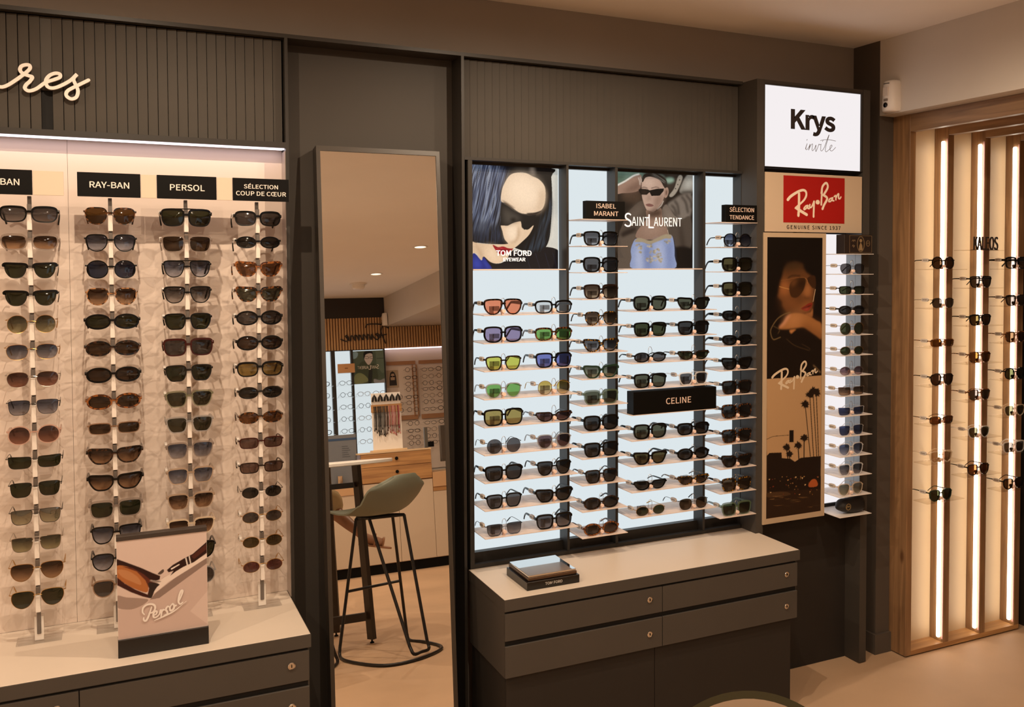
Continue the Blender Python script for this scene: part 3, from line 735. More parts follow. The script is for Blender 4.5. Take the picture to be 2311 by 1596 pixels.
# backlit poster 2: trench coat
t = poster_sheet('fashion_poster', 1.680, 2.011, 3.205, 1.6508, 2.012, 'backlit poster of a person in a trench coat, black sunglasses and pale blue satin top')
q = quad((16,28), (662,54), (660,856), (18,858), 1.680, 2.011, 1.6508, 2.012)
A = Art(q, 3.2048, 1.680, 2.011, 1.6508, 2.012, 0.62, base='#221b16')
A.poly('#6b8578', [(10,20),(240,40),(215,75),(100,100),(10,145)], soft=5); A.poly('#4d6659', [(10,60),(80,50),(60,110),(10,120)], soft=6)
A.poly('#4a3a2e', [(60,215),(200,200),(215,280),(130,290),(60,260)], soft=8)
A.poly('#9a7f70', [(10,150),(80,112),(150,66),(196,50),(217,66),(214,140),(190,190),(130,207),(60,212),(10,216)]); A.poly('#6c5448', [(120,150),(210,100),(212,170),(150,205),(60,210)], soft=7, op=.8)
A.line('#dfe2dc', [(10,148),(80,110),(150,63),(200,47)], 0.006, 1)
for a, b in (((190,75),(205,140)), ((205,72),(215,120))): A.line('#d8cfc6', [a, ((a[0]+b[0])/2+5,(a[1]+b[1])/2), b], 0.0035, 1, .7)
A.poly('#3a332d', [(420,60),(540,60),(500,160),(430,200)], soft=8); A.poly('#93b3a3', [(425,85),(480,78),(495,105),(445,122)], soft=3); A.poly('#a9c4b8', [(360,60),(410,70),(400,110),(370,90)], soft=4, op=.6)
A.poly('#a09a8f', [(535,62),(572,75),(525,190),(480,240),(456,228),(500,165)], soft=1)
for k in ((545,95),(530,135),(510,170)): A.poly('#3b352f', [(k[0]-4,k[1]-4),(k[0]+4,k[1]-4),(k[0]+4,k[1]+4),(k[0]-4,k[1]+4)])
A.poly('#8d8b84', [(608,58),(670,58),(658,205),(600,215),(552,205),(552,165)], soft=2); A.poly('#bdbfba', [(600,110),(650,80),(655,150),(590,170)], soft=7, op=.8); A.poly('#2c2520', [(560,195),(660,190),(655,215),(570,218)], soft=4)
A.poly('#7a726a', [(440,310),(500,262),(560,225),(640,215),(658,300),(640,400),(610,440),(540,420),(480,360)], soft=3)
for p in ([(500,270),(530,320),(540,400)], [(560,235),(600,290),(620,380)], [(600,220),(645,280),(650,340)], [(470,310),(500,340),(520,400)]): A.line('#2a231e', p, 0.010, 3, .8)
A.poly('#4e443c', [(100,380),(215,275),(245,330),(262,420),(205,530),(178,590),(130,600),(30,585),(60,480)], soft=1); A.poly('#6a5f55', [(120,380),(205,295),(230,350),(170,430),(110,440)], soft=9, op=.7)
A.poly('#5f544a', [(15,600),(160,560),(168,600),(132,700),(150,862),(15,862)], soft=2); A.poly('#2b231e', [(60,545),(160,505),(165,535),(60,590)], soft=3)
A.poly('#71675e', [(385,375),(430,305),(500,400),(565,440),(535,525),(430,522),(408,450)], soft=1); A.poly('#8a8076', [(420,330),(480,400),(530,440),(500,480),(440,420)], soft=8, op=.6)
A.poly('#50473f', [(430,522),(560,440),(645,420),(640,692),(520,682),(492,600),(445,560)], soft=2); A.poly('#332b25', [(540,480),(560,480),(600,690),(560,690)], soft=6, op=.7)
A.poly('#15110f', [(500,680),(660,692),(662,862),(490,862)], soft=3)
A.poly('#b89f91', [(221,130),(230,90),(260,65),(330,60),(390,90),(416,150),(412,230),(396,280),(362,330),(322,372),(290,377),(260,352),(235,292),(220,222)]); A.poly('#d0b9ab', [(240,100),(300,80),(330,130),(290,160),(240,150)], soft=9, op=.8)
A.poly('#8b7264', [(330,240),(408,225),(394,285),(354,340),(312,372),(322,320)], soft=7, op=.85); A.poly('#9a8173', [(278,215),(305,262),(280,276),(262,268)], soft=4, op=.7); A.poly('#a98f81', [(240,250),(262,330),(290,370),(262,345)], soft=5, op=.6)
A.line('#ddd2c6', [(405,275),(385,315),(352,348)], 0.003, 1, .8)
A.poly('#2e2722', [(222,112),(240,50),(330,42),(400,66),(435,110),(428,175),(405,150),(372,98),(300,70),(252,78),(234,110)]); A.streak(['#241e1a','#5d554d','#8f8f88','#2a231f'], [(300,45),(400,66),(425,110),(400,120),(360,80)], math.radians(60), 160, .7, 3)
A.poly('#a58a7b', [(413,178),(440,160),(450,200),(432,246),(411,240)]); A.poly('#6b5145', [(425,190),(438,185),(436,220),(425,225)], soft=2)
A.line('#3a2c25', [(218,166),(240,160),(268,168)], 0.0025, 1).line('#3a2c25', [(300,168),(340,158),(370,165)], 0.0025, 1)
A.poly('#0b0a0a', [(193,178),(215,173),(270,177),(286,186),(350,172),(410,169),(406,192),(372,231),(302,234),(286,202),(262,224),(216,224),(200,202)], False); A.poly('#3a2a22', [(215,190),(265,188),(262,212),(220,214)], soft=4, op=.6)
A.poly('#7b554f', [(253,308),(285,299),(322,314),(302,326),(270,323)])
A.poly('#8e7566', [(258,356),(330,374),(384,338),(396,420),(432,500),(442,560),(444,596),(300,610),(178,596),(180,540),(232,470),(262,420)]); A.poly('#4c3a30', [(266,372),(376,346),(388,400),(320,420),(275,410)], soft=6); A.poly('#a88f80', [(270,480),(360,470),(400,540),(300,570),(220,550)], soft=12, op=.6)
A.line('#c9b7a4', [(440,522),(450,572)], 0.002)
A.poly('#8fa2cf', [(130,690),(160,612),(200,602),(300,622),(400,582),(472,570),(496,640),(502,750),(492,862),(150,862),(135,760)])
for c, p in (('#b3c1e2', [(170,700),(230,680),(225,862),(180,862)]), ('#adbbdf', [(330,640),(400,640),(420,760),(390,862),(350,800)]), ('#6f80b2', [(240,680),(290,660),(290,862),(255,862)]), ('#7484b5', [(440,640),(470,640),(480,862),(450,862)])): A.poly(c, p, soft=9, op=.85)
A.poly('#a39880', [(158,625),(190,594),(240,604),(290,618),(340,600),(400,570),(440,562),(475,572),(470,600),(420,600),(380,615),(330,635),(280,650),(230,632),(190,630)], soft=1)
rr = random.Random(2)
for px, py in ((195,665),(210,700),(285,655),(345,690),(310,720),(370,745),(280,790),(300,770),(350,770),(390,790),(440,620)):
    for k in range(7): a, b = px+rr.uniform(-24,24), py+rr.uniform(-20,20); A.poly(rr.choice(['#a89d82','#8d8776','#c0b79c']), [(a-9,b),(a-2,b-8),(a+9,b-3),(a+4,b+8)], soft=1, op=.85)
A.grain(.06).build('print', t)
mb = MB()
zb, zt = 1.8115, 1.845
for ch, a, b, z0, z1 in (('S', 1.7065, 1.737, 1.8065, 1.8595), ('AINT', 1.7375, 1.812, zb, zt), ('L', 1.810, 1.8335, 1.8035, 1.856), ('AURENT', 1.8335, 1.9575, zb, zt)):
    w = text_mesh(ch, a, b, z0, z1, 3.1985, 0.0006, 0.0); mb.add(w.v, w.f)
mb.build('lettering', MATS['lit white letters'], t)

# ---------------------------------------------------------------- tower with lightbox
T = thing('display_tower', (2.49, 3.1, 0), 'dark tall tower panel at the right holding the lightbox and portrait poster', 'display unit')
s = MB(); s.box(2.208, 2.243, 3.057, 3.268, 0, 2.377); s.build('side_panel', M_DARK, T)
s = MB(); s.box(2.738, 2.774, 3.057, 3.268, 0.004, 2.377); s.build('side_panel', M_DARK, T)
MB().box(2.2432, 2.7378, 3.06, 3.268, 2.366, 2.377).build('top_panel', M_DARK, T)
MB().box(2.2432, 2.7378, 3.148, 3.268, 0.0, 0.665).build('base_panel', M_CAB2, T)
MB().box(2.2432, 2.7378, 3.10, 3.268, 2.02, 2.043).build('cross_rail', M_FRAME, T)
MB().box(2.5435, 2.7355, 3.152, 3.158, 0.667, 1.79).build('light_panel', M_LITW, T)
MB().box(2.7357, 2.7378, 3.096, 3.158, 0.667, 1.79).build('side_lining', mat('tower side lit grey', '#8f9496', 0.3, 0.6), T); MB().box(2.7350, 2.7378, 3.06, 3.094, 0.667, 1.79).build('side_lining', MATS['tower side lit grey'], T)  # colour holds the grey-blue that the light panel casts on the tower side
MB().box(2.5425, 2.7378, 3.1582, 3.26, 0.667, 2.0).build('backing', M_GAP, T)

t = thing('lightbox_sign', (2.484, 3.058, 2.044), 'glowing white lightbox sign with dark lettering at the top of the tower', 'lightbox')
MB().box(2.2465, 2.7275, 3.064, 3.09, 2.0455, 2.3585).build('diffuser', M_LITW, t)
f = MB(); f.box(2.2435, 2.2463, 3.058, 3.098, 2.0435, 2.3655); f.box(2.7277, 2.7375, 3.058, 3.098, 2.0435, 2.3655); f.box(2.2463, 2.7277, 3.058, 3.098, 2.0432, 2.0453); f.box(2.2463, 2.7277, 3.058, 3.098, 2.3587, 2.3655)
f.build('frame', M_FRAME, t)
text_mesh('Krys', 2.374, 2.597, 2.1745, 2.2745, 3.0635, 0.0012, 0.014).build('lettering', mat('lightbox letters', '#2b2426', 0.5), t)
zi = lambda px, py: (2.445+(px-760)*0.155/445, 2.117+((1080+0.05*(px-760))-py)*0.000345)
mb = MB()
script(mb, [[(790,955),(783,968)], [(765,1065),(775,1035),(790,1003),(775,1040),(772,1072),(790,1070),(815,1040),(832,1010),(820,1050),(810,1080),(830,1040),(850,1015),(868,1010),(862,1040),(858,1075),(870,1085),(895,1060),(915,1020),(912,1060),(915,1095),(940,1050),(958,1010),(968,1018),(990,1010)],
    [(1018,965),(1010,978)], [(990,1010),(985,1040),(985,1080),(1005,1085),(1040,1040),(1075,960),(1105,900),(1085,960),(1060,1030),(1052,1080),(1065,1098),(1095,1080),(1130,1055),(1150,1030),(1140,1018),(1120,1040),(1122,1075),(1145,1088),(1175,1070),(1203,1045)],
    [(980,968),(1040,958),(1110,958),(1203,972)]], zi, 0.0016, 3.0636, 0.0008)
mb.build('script_lettering', mat('thin script', '#6f6a6c', 0.5), t)

t = thing('brand_sign', (2.484, 3.058, 1.793), 'tan sign board with a red square logo below the lightbox', 'sign')
MB().bbox(2.2435, 2.7275, 3.05, 3.056, 1.7925, 2.0225, 0.0006).build('board', mat('tan board', '#c8b299', 0.5), t)
MB().box(2.3295, 2.6355, 3.0492, 3.0499, 1.8295, 2.0125).build('logo_field', mat('logo red', '#a3130e', 0.45), t)
zr = quad((257,680), (673,700), (668,1010), (252,1003), 2.3295, 2.6355, 1.8295, 2.0125)
mb = MB()
LOGO = [([(122,398),(160,352),(230,302),(300,265),(352,256),(384,282),(388,335),(362,392),(318,440),(270,482),(228,523)], lambda u: 34-14*u), ([(284,308),(282,420),(280,520),(272,632)], lambda u: 32), ([(240,518),(300,560),(392,618)], lambda u: 34),
        ([(405,482),(380,490),(354,524),(358,542),(386,524),(414,480),(408,520),(430,528)], lambda u: 18), ([(440,468),(438,508),(464,502),(500,424)], lambda u: 18), ([(502,422),(496,550),(492,648)], lambda u: 24),
        ([(552,432),(558,432)], lambda u: 54), ([(622,250),(613,380),(608,470)], lambda u: 22), ([(612,300),(630,200),(680,148),(706,180),(700,232),(652,312),(640,330)], lambda u: 26), ([(640,325),(692,362),(690,402),(652,470),(626,532)], lambda u: 28),
        ([(770,370),(736,384),(720,420),(746,420),(776,384),(780,358),(776,404),(798,410)], lambda u: 18), ([(804,348),(826,334),(828,396)], lambda u: 18), ([(828,372),(856,316),(872,312),(868,368),(886,380),(906,354)], lambda u: 18)]
def logo(mb, f, k, y, d):
    for pts, w in LOGO: ribbon(mb, spline([f(*p) for p in pts], 7), (lambda w_: (lambda u: w_(u)*k))(w), y, d)
fz = quad((65,38), (967,78), (955,750), (57,732), 2.3295, 2.6355, 1.8295, 2.0125)
logo(mb, fz, 0.306/895, 3.0491, 0.0006)
mb.build('script_lettering', mat('logo cream', '#f1dfca', 0.5), t)
text_mesh('GENUINE SINCE 1937', 2.346, 2.616, 1.804, 1.8195, 3.0497, 0.0004, 0.006, 1.12).build('lettering', M_LETTERD, t)

t = thing('portrait_poster', (2.39, 3.058, 0.65), 'tall tan-bordered poster of a face in aviators above palm trees', 'poster')
MB().bbox(2.2365, 2.5415, 3.048, 3.0555, 0.65, 1.789, 0.0006).build('sheet', mat('poster tan', '#bda68a', 0.5), t)
q5 = lambda x, y: (1680+x/3.011, 170+y/3.011)
q6 = lambda x, y: (1680+x/3.011, 680+y/3.011)
qq = quad((1721.5,525.4), (1859.3,527), (1857.7,1162.6), (1718.5,1184.2), 2.2365, 2.5415, 0.65, 1.789)
A5 = lambda *p: [q5(*v) for v in p]
A6 = lambda *p: [q6(*v) for v in p]
A = Art(lambda x, y: qq(x, y), 3.0479, 2.2525, 2.5225, 0.672, 1.7712, res=620, base='#120a06')
F1 = lambda *p: [(1720+x/5.679, 530+y/5.679) for x, y in p]
F2 = lambda *p: [(1720+x/4.786, 680+y/4.786) for x, y in p]
A.poly('#5e3b20', F1((262,370),(300,335),(400,318),(480,350),(505,420),(540,480),(600,520),(650,620),(655,690),(640,760),(622,850),(600,950),(560,990),(480,1000),(380,985),(300,980),(235,900),(232,850),(178,780),(186,720),(202,640),(228,520)), soft=3)
A.poly('#3a2815', F1((240,350),(300,320),(400,310),(490,340),(520,430),(400,450),(240,470)), soft=9, op=1)
A.poly('#9a6136', F1((225,600),(300,590),(330,680),(320,760),(240,770),(190,720)), soft=9, op=.9); A.poly('#a96f42', F1((520,620),(560,600),(600,720),(580,780),(520,790),(500,740)), soft=8, op=.85)
A.poly('#a2683c', F1((540,860),(610,840),(600,930),(520,980),(450,960),(470,900)), soft=10, op=.7); A.poly('#8a5730', F1((250,800),(340,830),(430,850),(440,960),(340,960),(250,880)), soft=14, op=.7)
A.poly('#3b2312', F1((500,780),(540,800),(590,795),(560,815),(515,808)), soft=3)
A.poly('#0d0704', F1((45,40),(750,40),(750,900),(690,760),(650,560),(560,480),(500,420),(470,430),(520,380),(400,345),(300,365),(245,440),(200,620),(180,760),(120,800),(110,960),(45,1000)), False, soft=4)
A.poly('#120906', F1((655,640),(750,600),(750,1100),(625,1100),(640,800)), soft=3)
A.line('#2a1a0e', F1((300,552),(360,520),(460,522)), 0.0045, 2)
A.poly('#3d2410', F1((322,650),(345,600),(400,560),(470,545),(520,560),(522,630),(490,720),(430,790),(380,802),(340,780),(320,710)), soft=1)
A.poly('#6d4524', F1((345,610),(400,570),(420,600),(380,640),(350,650)), soft=5, op=.9); A.poly('#1c0f07', F1((390,620),(430,600),(520,560),(505,680),(440,660)), soft=6, op=.7)
A.poly('#37200f', F1((545,560),(600,520),(650,530),(655,640),(630,680),(590,650)), soft=1)
A.line('#b98a52', F1((195,658),(250,675),(318,692)), 0.0022); A.line('#8a5d34', F1((215,580),(300,568),(420,545),(520,540)), 0.0014, 0, .8); A.line('#a5764a', F1((520,548),(545,575),(550,620)), 0.0018)
A.line('#efcfa6', F1((652,690),(636,780),(622,850)), 0.002, 0, .9)
A.poly('#7e2a1c', F2((395,72),(440,40),(480,15),(515,10),(510,50),(470,95),(430,95))); A.poly('#4a140e', F2((400,72),(450,52),(510,30),(470,62)), soft=1); A.poly('#b0574a', F2((430,75),(480,65),(470,85),(440,88)), soft=3, op=.6)
A.poly('#a06a40', F2((440,130),(500,110),(520,70),(518,160),(480,160)), soft=2)
A.poly('#4a2c17', F2((240,60),(380,120),(470,150),(600,220),(617,260),(420,170),(290,130)), soft=8)
A.poly('#9b683b', F2((160,280),(210,220),(250,160),(300,125),(400,125),(480,150),(560,200),(617,240),(617,400),(560,365),(480,310),(420,275),(330,285),(250,295),(190,298)), soft=2)
A.poly('#c1895a', F2((230,240),(270,160),(360,135),(430,160),(380,220),(290,260)), soft=14, op=.8); A.poly('#6b4323', F2((420,240),(520,290),(617,350),(617,400),(520,340),(420,285)), soft=8, op=.8)
A.poly('#c99272', F2((160,275),(205,220),(240,160),(285,135),(270,170),(225,240),(185,272)), soft=3, op=.8)
A.poly('#150c07', F2((35,440),(90,300),(190,300),(250,300),(330,290),(420,280),(480,315),(617,405),(617,800),(30,830)), False, soft=3)
A.line('#7d6744', F2((285,112),(215,135),(140,190),(80,290),(78,350),(105,405),(180,380)), 0.0026, 1); A.line('#6a5638', F2((105,262),(165,300),(150,345)), 0.002, 1, .7)
A.line('#4e3a22', F2((240,400),(330,470),(480,520)), 0.0016, 1); A.line('#3e2c1a', F2((400,450),(490,500),(480,520)), 0.002, 1); A.poly('#b17846', F2((275,305),(340,295),(320,315),(290,340)), soft=2)
A.line('#9b7c56', F2((530,680),(610,760)), 0.004, 2, .6)
A.poly('#b5926b', [(1727.2,853.7),(1849.4,845.2),(1849,1160),(1727,1170)], False)
A.poly('#1b0f08', A6((142,1045),(160,1025),(240,1022),(242,1060),(300,1065),(330,1085),(370,1058),(508,1045),(508,1300),(142,1310)), False)
A.poly('#2b1a0e', A6((142,1290),(508,1270),(508,1425),(142,1475)), False)
A.poly('#46301c', A6((142,1300),(260,1290),(300,1310),(200,1330),(142,1325)))
random.seed(9)
for i in range(46):
    x = 150+random.random()*350; y = 1180+random.random()*130
    A.poly(random.choice(['#8a6238', '#b58a55', '#5d3f22', '#d9b480', '#7b2f1c']), A6((x,y),(x+5+random.random()*9,y),(x+4,y+4+random.random()*9)), False)
for i in range(16):
    x = 150+random.random()*300; y = 1320+random.random()*80
    A.poly(random.choice(['#5d4226', '#3d2a18', '#785836']), A6((x,y),(x+40+random.random()*50,y-3),(x+30,y+4)), False)
A.poly('#a8562b', A6((425,1235),(450,1205),(478,1210),(485,1250),(430,1258)))
def palm(top, base, w, r):
    A.poly('#1d110a', A6((top[0]-w,top[1]),(top[0]+w,top[1]),(base[0]+w,base[1]),(base[0]-w,base[1])), False)
    for k in range(30):
        a = 2*PI*k/30+random.uniform(-.1,.1); rr = r*random.uniform(0.75, 1.15)
        ex, ey = top[0]+rr*math.cos(a), top[1]+rr*math.sin(a)+0.25*r*abs(math.cos(a))
        A.poly('#1d110a', A6((top[0]-3,top[1]-4),((top[0]+ex)/2+4*math.sin(a),(top[1]+ey)/2-5),(ex,ey),((top[0]+ex)/2-4*math.sin(a),(top[1]+ey)/2+5)), False)
    A.poly('#1d110a', A6(*[(top[0]+r*0.55*math.cos(q*PI/5), top[1]+r*0.55*math.sin(q*PI/5)+r*0.1) for q in range(10)]))
for a, b in (((398,690),(436,1050)), ((430,625),(458,1050)), ((452,600),(480,1050)), ((475,610),(493,1045))): palm(a, b, 2.6, 32)
for a, b, r in (((272,985),(285,1080),28), ((350,970),(358,1080),30), ((392,920),(392,1060),30), ((292,1030),(296,1080),26)): palm(a, b, 3.5, r)
A.line('#1d110a', A6((142,932),(190,912),(290,904)), 0.0018)
A.rect('#140b06', *q6(292,870), *q6(321,952))
A.build('print', t)
mb = MB(); zz = lambda x, y: qq(1720+(90+(x-120)*.615)/4.786, 680+(815+(y-400)*.568-(x-120)*.0566)/4.786)
logo(mb, zz, 0.615*0.00218/4.786, 3.0476, 0.0003)
mb.build('script_lettering', mat('poster lettering', '#d8c4a8', 0.5), t)

TZ = [0.652+0.0812*k for k in range(14)][::-1]
for i, z in enumerate(TZ):
    shelf(2.568, 2.7345, 2.985, 3.15, z, '%s white shelf down on the tall tower' % ORD[i], 'shelves on the tower', () if i in (0, 13) else (2.638,), mat('white shelf sheet', '#efe6df', 0.35), block=False)
# printed box on the top shelf
t = thing('printed_box', (2.672, 3.03, TZ[0]), 'dark printed box with an oval portrait on the top shelf of the tower', 'box')
zt0 = TZ[0]
MB().bbox(2.590, 2.7335, 2.995, 3.045, zt0, zt0+0.077, 0.001).build('box', mat('box brown', '#231813', 0.5), t)
mb = MB()
def ring(mb, cx, cz, rx, rz, w, y, n=28): ribbon(mb, [(cx+rx*math.cos(2*PI*i/n), cz+rz*math.sin(2*PI*i/n)) for i in range(n+1)], w, y, 0.0003)
ring(mb, 2.674, zt0+0.039, 0.019, 0.031, 0.0012, 2.9949); ring(mb, 2.674, zt0+0.039, 0.0165, 0.028, 0.0006, 2.9949); ring(mb, 2.712, zt0+0.042, 0.0095, 0.0125, 0.0009, 2.9949); ring(mb, 2.712, zt0+0.042, 0.0065, 0.009, 0.0006, 2.9949)
for z in (0.0045, 0.0725):
    ribbon(mb, [(2.616, zt0+z), (2.731, zt0+z)], 0.0008, 2.9949, 0.0003)
for a, b in ((2.616, zt0+0.0045), (2.731, zt0+0.0045)): ribbon(mb, [(a, b), (a, zt0+0.0725)], 0.0008, 2.9949, 0.0003)
script(mb, [[(2.628, zt0+0.05), (2.634, zt0+0.056), (2.637, zt0+0.048)], [(2.636, zt0+0.05), (2.643, zt0+0.056), (2.645, zt0+0.05)], [(2.63, zt0+0.03), (2.635, zt0+0.036), (2.637, zt0+0.026), (2.642, zt0+0.034)], [(2.706, zt0+0.042), (2.718, zt0+0.044)]], lambda x, z: (x, z), 0.0014, 2.9949, 0.0003)
mb.lathe([(0.007, 0), (0.007, 0.0003)], (2.674, 2.9949, zt0+0.053), 'Y', 14)
mb.prism([(2.664, zt0+0.014), (2.684, zt0+0.014), (2.681, zt0+0.034), (2.674, zt0+0.046), (2.667, zt0+0.034)], 2.9946, 2.9949)
mb.build('print', mat('box print gold', '#8a7252', 0.5), t)
# soft case on the lowest shelf
zc = TZ[13]
t = thing('glasses_case', (2.655, 3.03, zc), 'black soft glasses case with a round emblem on the lowest tower shelf', 'glasses case')
mb = MB(); prof = []
N, K = 18, 14; vs = []
for i in range(N+1):
    u = i/N; x = 2.592+0.146*u
    h = 0.030*(1-(abs(2*u-1))**5)*(0.75+0.35*u)+0.002; d = 0.030*(1-(abs(2*u-1))**6)+0.002
    for k in range(K):
        a = 2*PI*k/K; ca, sa = math.cos(a), math.sin(a)
        vs.append((x, 3.035+d*math.copysign(abs(ca)**0.8, ca), zc+0.0325+0.002*math.sin(9*u)+h*math.copysign(abs(sa)**0.7, sa)-(0.028-h)*0.2))
zm = min(v[2] for v in vs); vs = [(v[0], v[1], v[2]-zm+zc+0.0003) for v in vs]
mb.add(vs, [(i*K+k, i*K+(k+1) % K, (i+1)*K+(k+1) % K, (i+1)*K+k) for i in range(N) for k in range(K)]+[tuple(range(K))[::-1], tuple(N*K+k for k in range(K))], 0, True)
o = mb.build('case_body', mat('soft black leather', '#14100f', 0.55, bump=0.3, noise_scale=180), t); fix_normals(o)
mb = MB(); ring(mb, 2.628, zc+0.033, 0.0125, 0.0125, 0.0016, 3.0035); ring(mb, 2.628, zc+0.033, 0.0105, 0.0105, 0.0006, 3.0035)
script(mb, [[(2.620, zc+0.030), (2.624, zc+0.038), (2.628, zc+0.031), (2.632, zc+0.037), (2.636, zc+0.031)]], lambda x, z: (x, z), 0.0016, 3.0035, 0.0006)
mb.build('emblem', mat('emblem gold', '#b39a6b', 0.4, 0.4), t)

# ---------------------------------------------------------------- boxed tray on the right worktop
t = thing('display_tray', (1.26, 2.95, 0.618), 'black sunglasses tray with a mirrored plate, lying on the right worktop', 'display tray')
MB().bbox(1.168, 1.354, 2.854, 3.036, 0.618, 0.645, 0.001).build('base', mat('tray black', '#120d0a', 0.25), t)
MB().bbox(1.176, 1.349, 2.864, 3.036, 0.6455, 0.656, 0.0008).build('frame_rim', mat('tray bronze rim', '#6b5645', 0.25, 0.7), t)
MB().bbox(1.178, 1.347, 2.866, 3.034, 0.6565, 0.6625, 0.001).build('plate', mat('tray smoked mirror', (0.82, 0.84, 0.85), 0.03, 1.0), t)
text_mesh('TOM FORD', 1.231, 1.292, 0.6285, 0.6375, 2.8538, 0.0003, 0.004).build('lettering', mat('silver letters', '#d5d0ca', 0.3, 0.3), t)

# ---------------------------------------------------------------- motion detectors
def detector(x, y, z, face, label):
    """rounded white box 0.125 tall; face = +1 looks along -X"""
    t = thing('motion_detector', (x, y, z), label, 'motion detector')
    mb = MB(); K = 20
    def sec(h, r):
        out = []
        for k in range(K+1):
            a = PI*k/K
            out.append((x-face*r*0.048*math.sin(a)**0.8 if 0 < k < K else x, y+0.043*r*math.cos(a), z+h))
        return out
    rows = [sec(0, 0.86), sec(0.006, 0.97), sec(0.02, 1.0), sec(0.055, 0.96), sec(0.10, 0.92), sec(0.118, 0.9), sec(0.126, 0.8), sec(0.128, 0.6)]
    n = K+1
    vs = [p for r in rows for p in r]
    fs = [(j*n+k, j*n+k+1, (j+1)*n+k+1, (j+1)*n+k) for j in range(len(rows)-1) for k in range(K)]+[tuple(range(n))[::-1], tuple((len(rows)-1)*n+k for k in range(n))]
    mb.add(vs, fs, 0, True); o = mb.build('housing', M_WHITE, t); fix_normals(o)
    m2 = MB(); m2.lathe([(0.0105, 0), (0.0105, 0.004), (0.007, 0.006)], (x-face*0.046, y-0.004, z+0.026), 'X', 18)
    if face > 0: m2.v = [(2*(x-face*0.046)-v[0], v[1], v[2]) for v in m2.v]
    o = m2.build('lens', mat('sensor lens', '#15100e', 0.15), t); fix_normals(o)
    MB().bbox(x-face*0.0495, x-face*0.044, y-0.014, y+0.006, z+0.042, z+0.052, 0.0006).build('sensor_window', mat('sensor window', '#8a7f76', 0.4), t)
    MB().bbox(x-face*0.0455, x-face*0.04, y-0.018, y+0.012, z+0.113, z+0.115, 0.0003).build('slot', M_BLACK, t)
    MB().bbox(x-face*0.0468, x-face*0.035, y-0.016, y+0.014, z+0.064, z+0.1, 0.0015).build('front_window', mat('frosted window', '#e6ddd6', 0.3), t)
detector(2.872, 3.027, 2.291, 1, 'white wall motion detector near the ceiling corner above the oak frame')
detector(2.098, -3.53, 2.302, 1, 'white motion detector beside the rear lettering, seen only in the tall mirror')

# ---------------------------------------------------------------- oak alcove with light strips
def oak(x0, x1, y0, y1, z0, z1, name, label, m=None):
    return tag(MB().bbox(x0, x1, y0, y1, z0, z1, 0.001).build(name, m or M_OAK, origin=((x0+x1)/2, (y0+y1)/2, z0)), label, 'timber')
O = thing('oak_display_unit', (3.3, 3.06, 0), 'oak framed alcove unit with vertical light strips and clear shelves at right', 'display unit')
PXS = [2.95, 3.1695, 3.390, 3.609]; PWD = 0.0325
MB().bbox(2.95, 2.9825, 3.011, 3.12, 0.006, 2.294, 0.001).build('side_post', M_OAK, O)
for k, px in enumerate(PXS[1:]):
    MB().bbox(px, px+PWD, 3.011, 3.0898, 0.027, 2.294, 0.001).build('post', M_OAK, O)
    MB().bbox(px-0.013, px-0.0002, 3.025, 3.043, 0.045, 2.19, 0.004).build('light_strip', M_LED, O)
    MB().box(px-0.0016, px-0.0002, 3.0135, 3.0215, 0.04, 2.2).build('strip_channel', mat('strip channel', '#d9a8a0', 0.4), O)
MB().bbox(2.9827, PXS[3]+PWD, 3.011, 3.1, 0.006, 0.0268, 0.001).build('sill', M_OAKH, O)
MB().box(2.96, 3.63, 3.02, 3.1, 0.0, 0.006).build('plinth', M_GAP, O)
for k in range(3):
    MB().box(PXS[k]+PWD, PXS[k+1], 3.09, 3.1, 0.0268, 2.30).build('back_panel', mat('alcove cream panel', '#ccb28e', 0.5, bump=0.1, noise_scale=120), O)
# beams that run on toward the viewer from each post
for k, px in enumerate(PXS):
    nm = ['outer', 'first inner', 'second inner', 'third inner'][k]
    oak(px, px+PWD, 1.2, 3.0105, 2.215, 2.2865 if k == 0 else 2.285, 'ceiling_beam', '%s oak ceiling beam of the alcove, running toward the viewer' % nm, M_OAKX)
tag(MB().box(2.9826, 3.8, 1.2, 3.09, 2.262, 2.27).build('alcove_soffit', mat('alcove soffit', '#efd7b6', 0.35), origin=(3.3, 2, 2.262)), 'cream soffit boards above the oak beams of the alcove', 'ceiling panel')
tag(MB().box(3.70, 3.76, 2.6, 3.12, 0.0, 2.25).build('dark_partition', mat('dark partition', '#2e2923', 0.5), origin=(3.73, 2.86, 0)), 'dark partition edge at the far right beside the oak alcove', 'partition')
WZ = {1: [1.645-0.1622*k for k in range(7)], 2: [1.7255-0.1612*k for k in range(7)], 3: [1.645-0.1618*k for k in range(7)]}
WN = ['', 'first oak column', 'second oak column', 'third oak column']
M_WSH = clear_mat('clear shelf', (0.93, 0.90, 0.86), 0.05)
for k in (1, 2, 3):
    for i, z in enumerate(WZ[k]):
        shelf(PXS[k-1]+0.036, PXS[k]+0.031, 2.93, 3.0105, z, '%s clear shelf down in the %s' % (ORD[i], WN[k]), 'clear shelves in the oak alcove', () if (k == 2 and i == 0) else (PXS[k]-0.0925,), M_WSH, 0.003, block=False)
t = thing('shelf_lettering', (3.31, 2.936, WZ[2][0]), 'dark standing letters on the top clear shelf of the second oak column', 'lettering')
text_mesh('KALEOS', 3.239, 3.383, WZ[2][0], WZ[2][0]+0.057, 2.935, 0.006, 0.0).build('letters', M_LETTERD, t)
MB().box(3.235, 3.387, 2.931, 2.945, WZ[2][0], WZ[2][0]+0.002).build('base_strip', M_LETTERD, t)
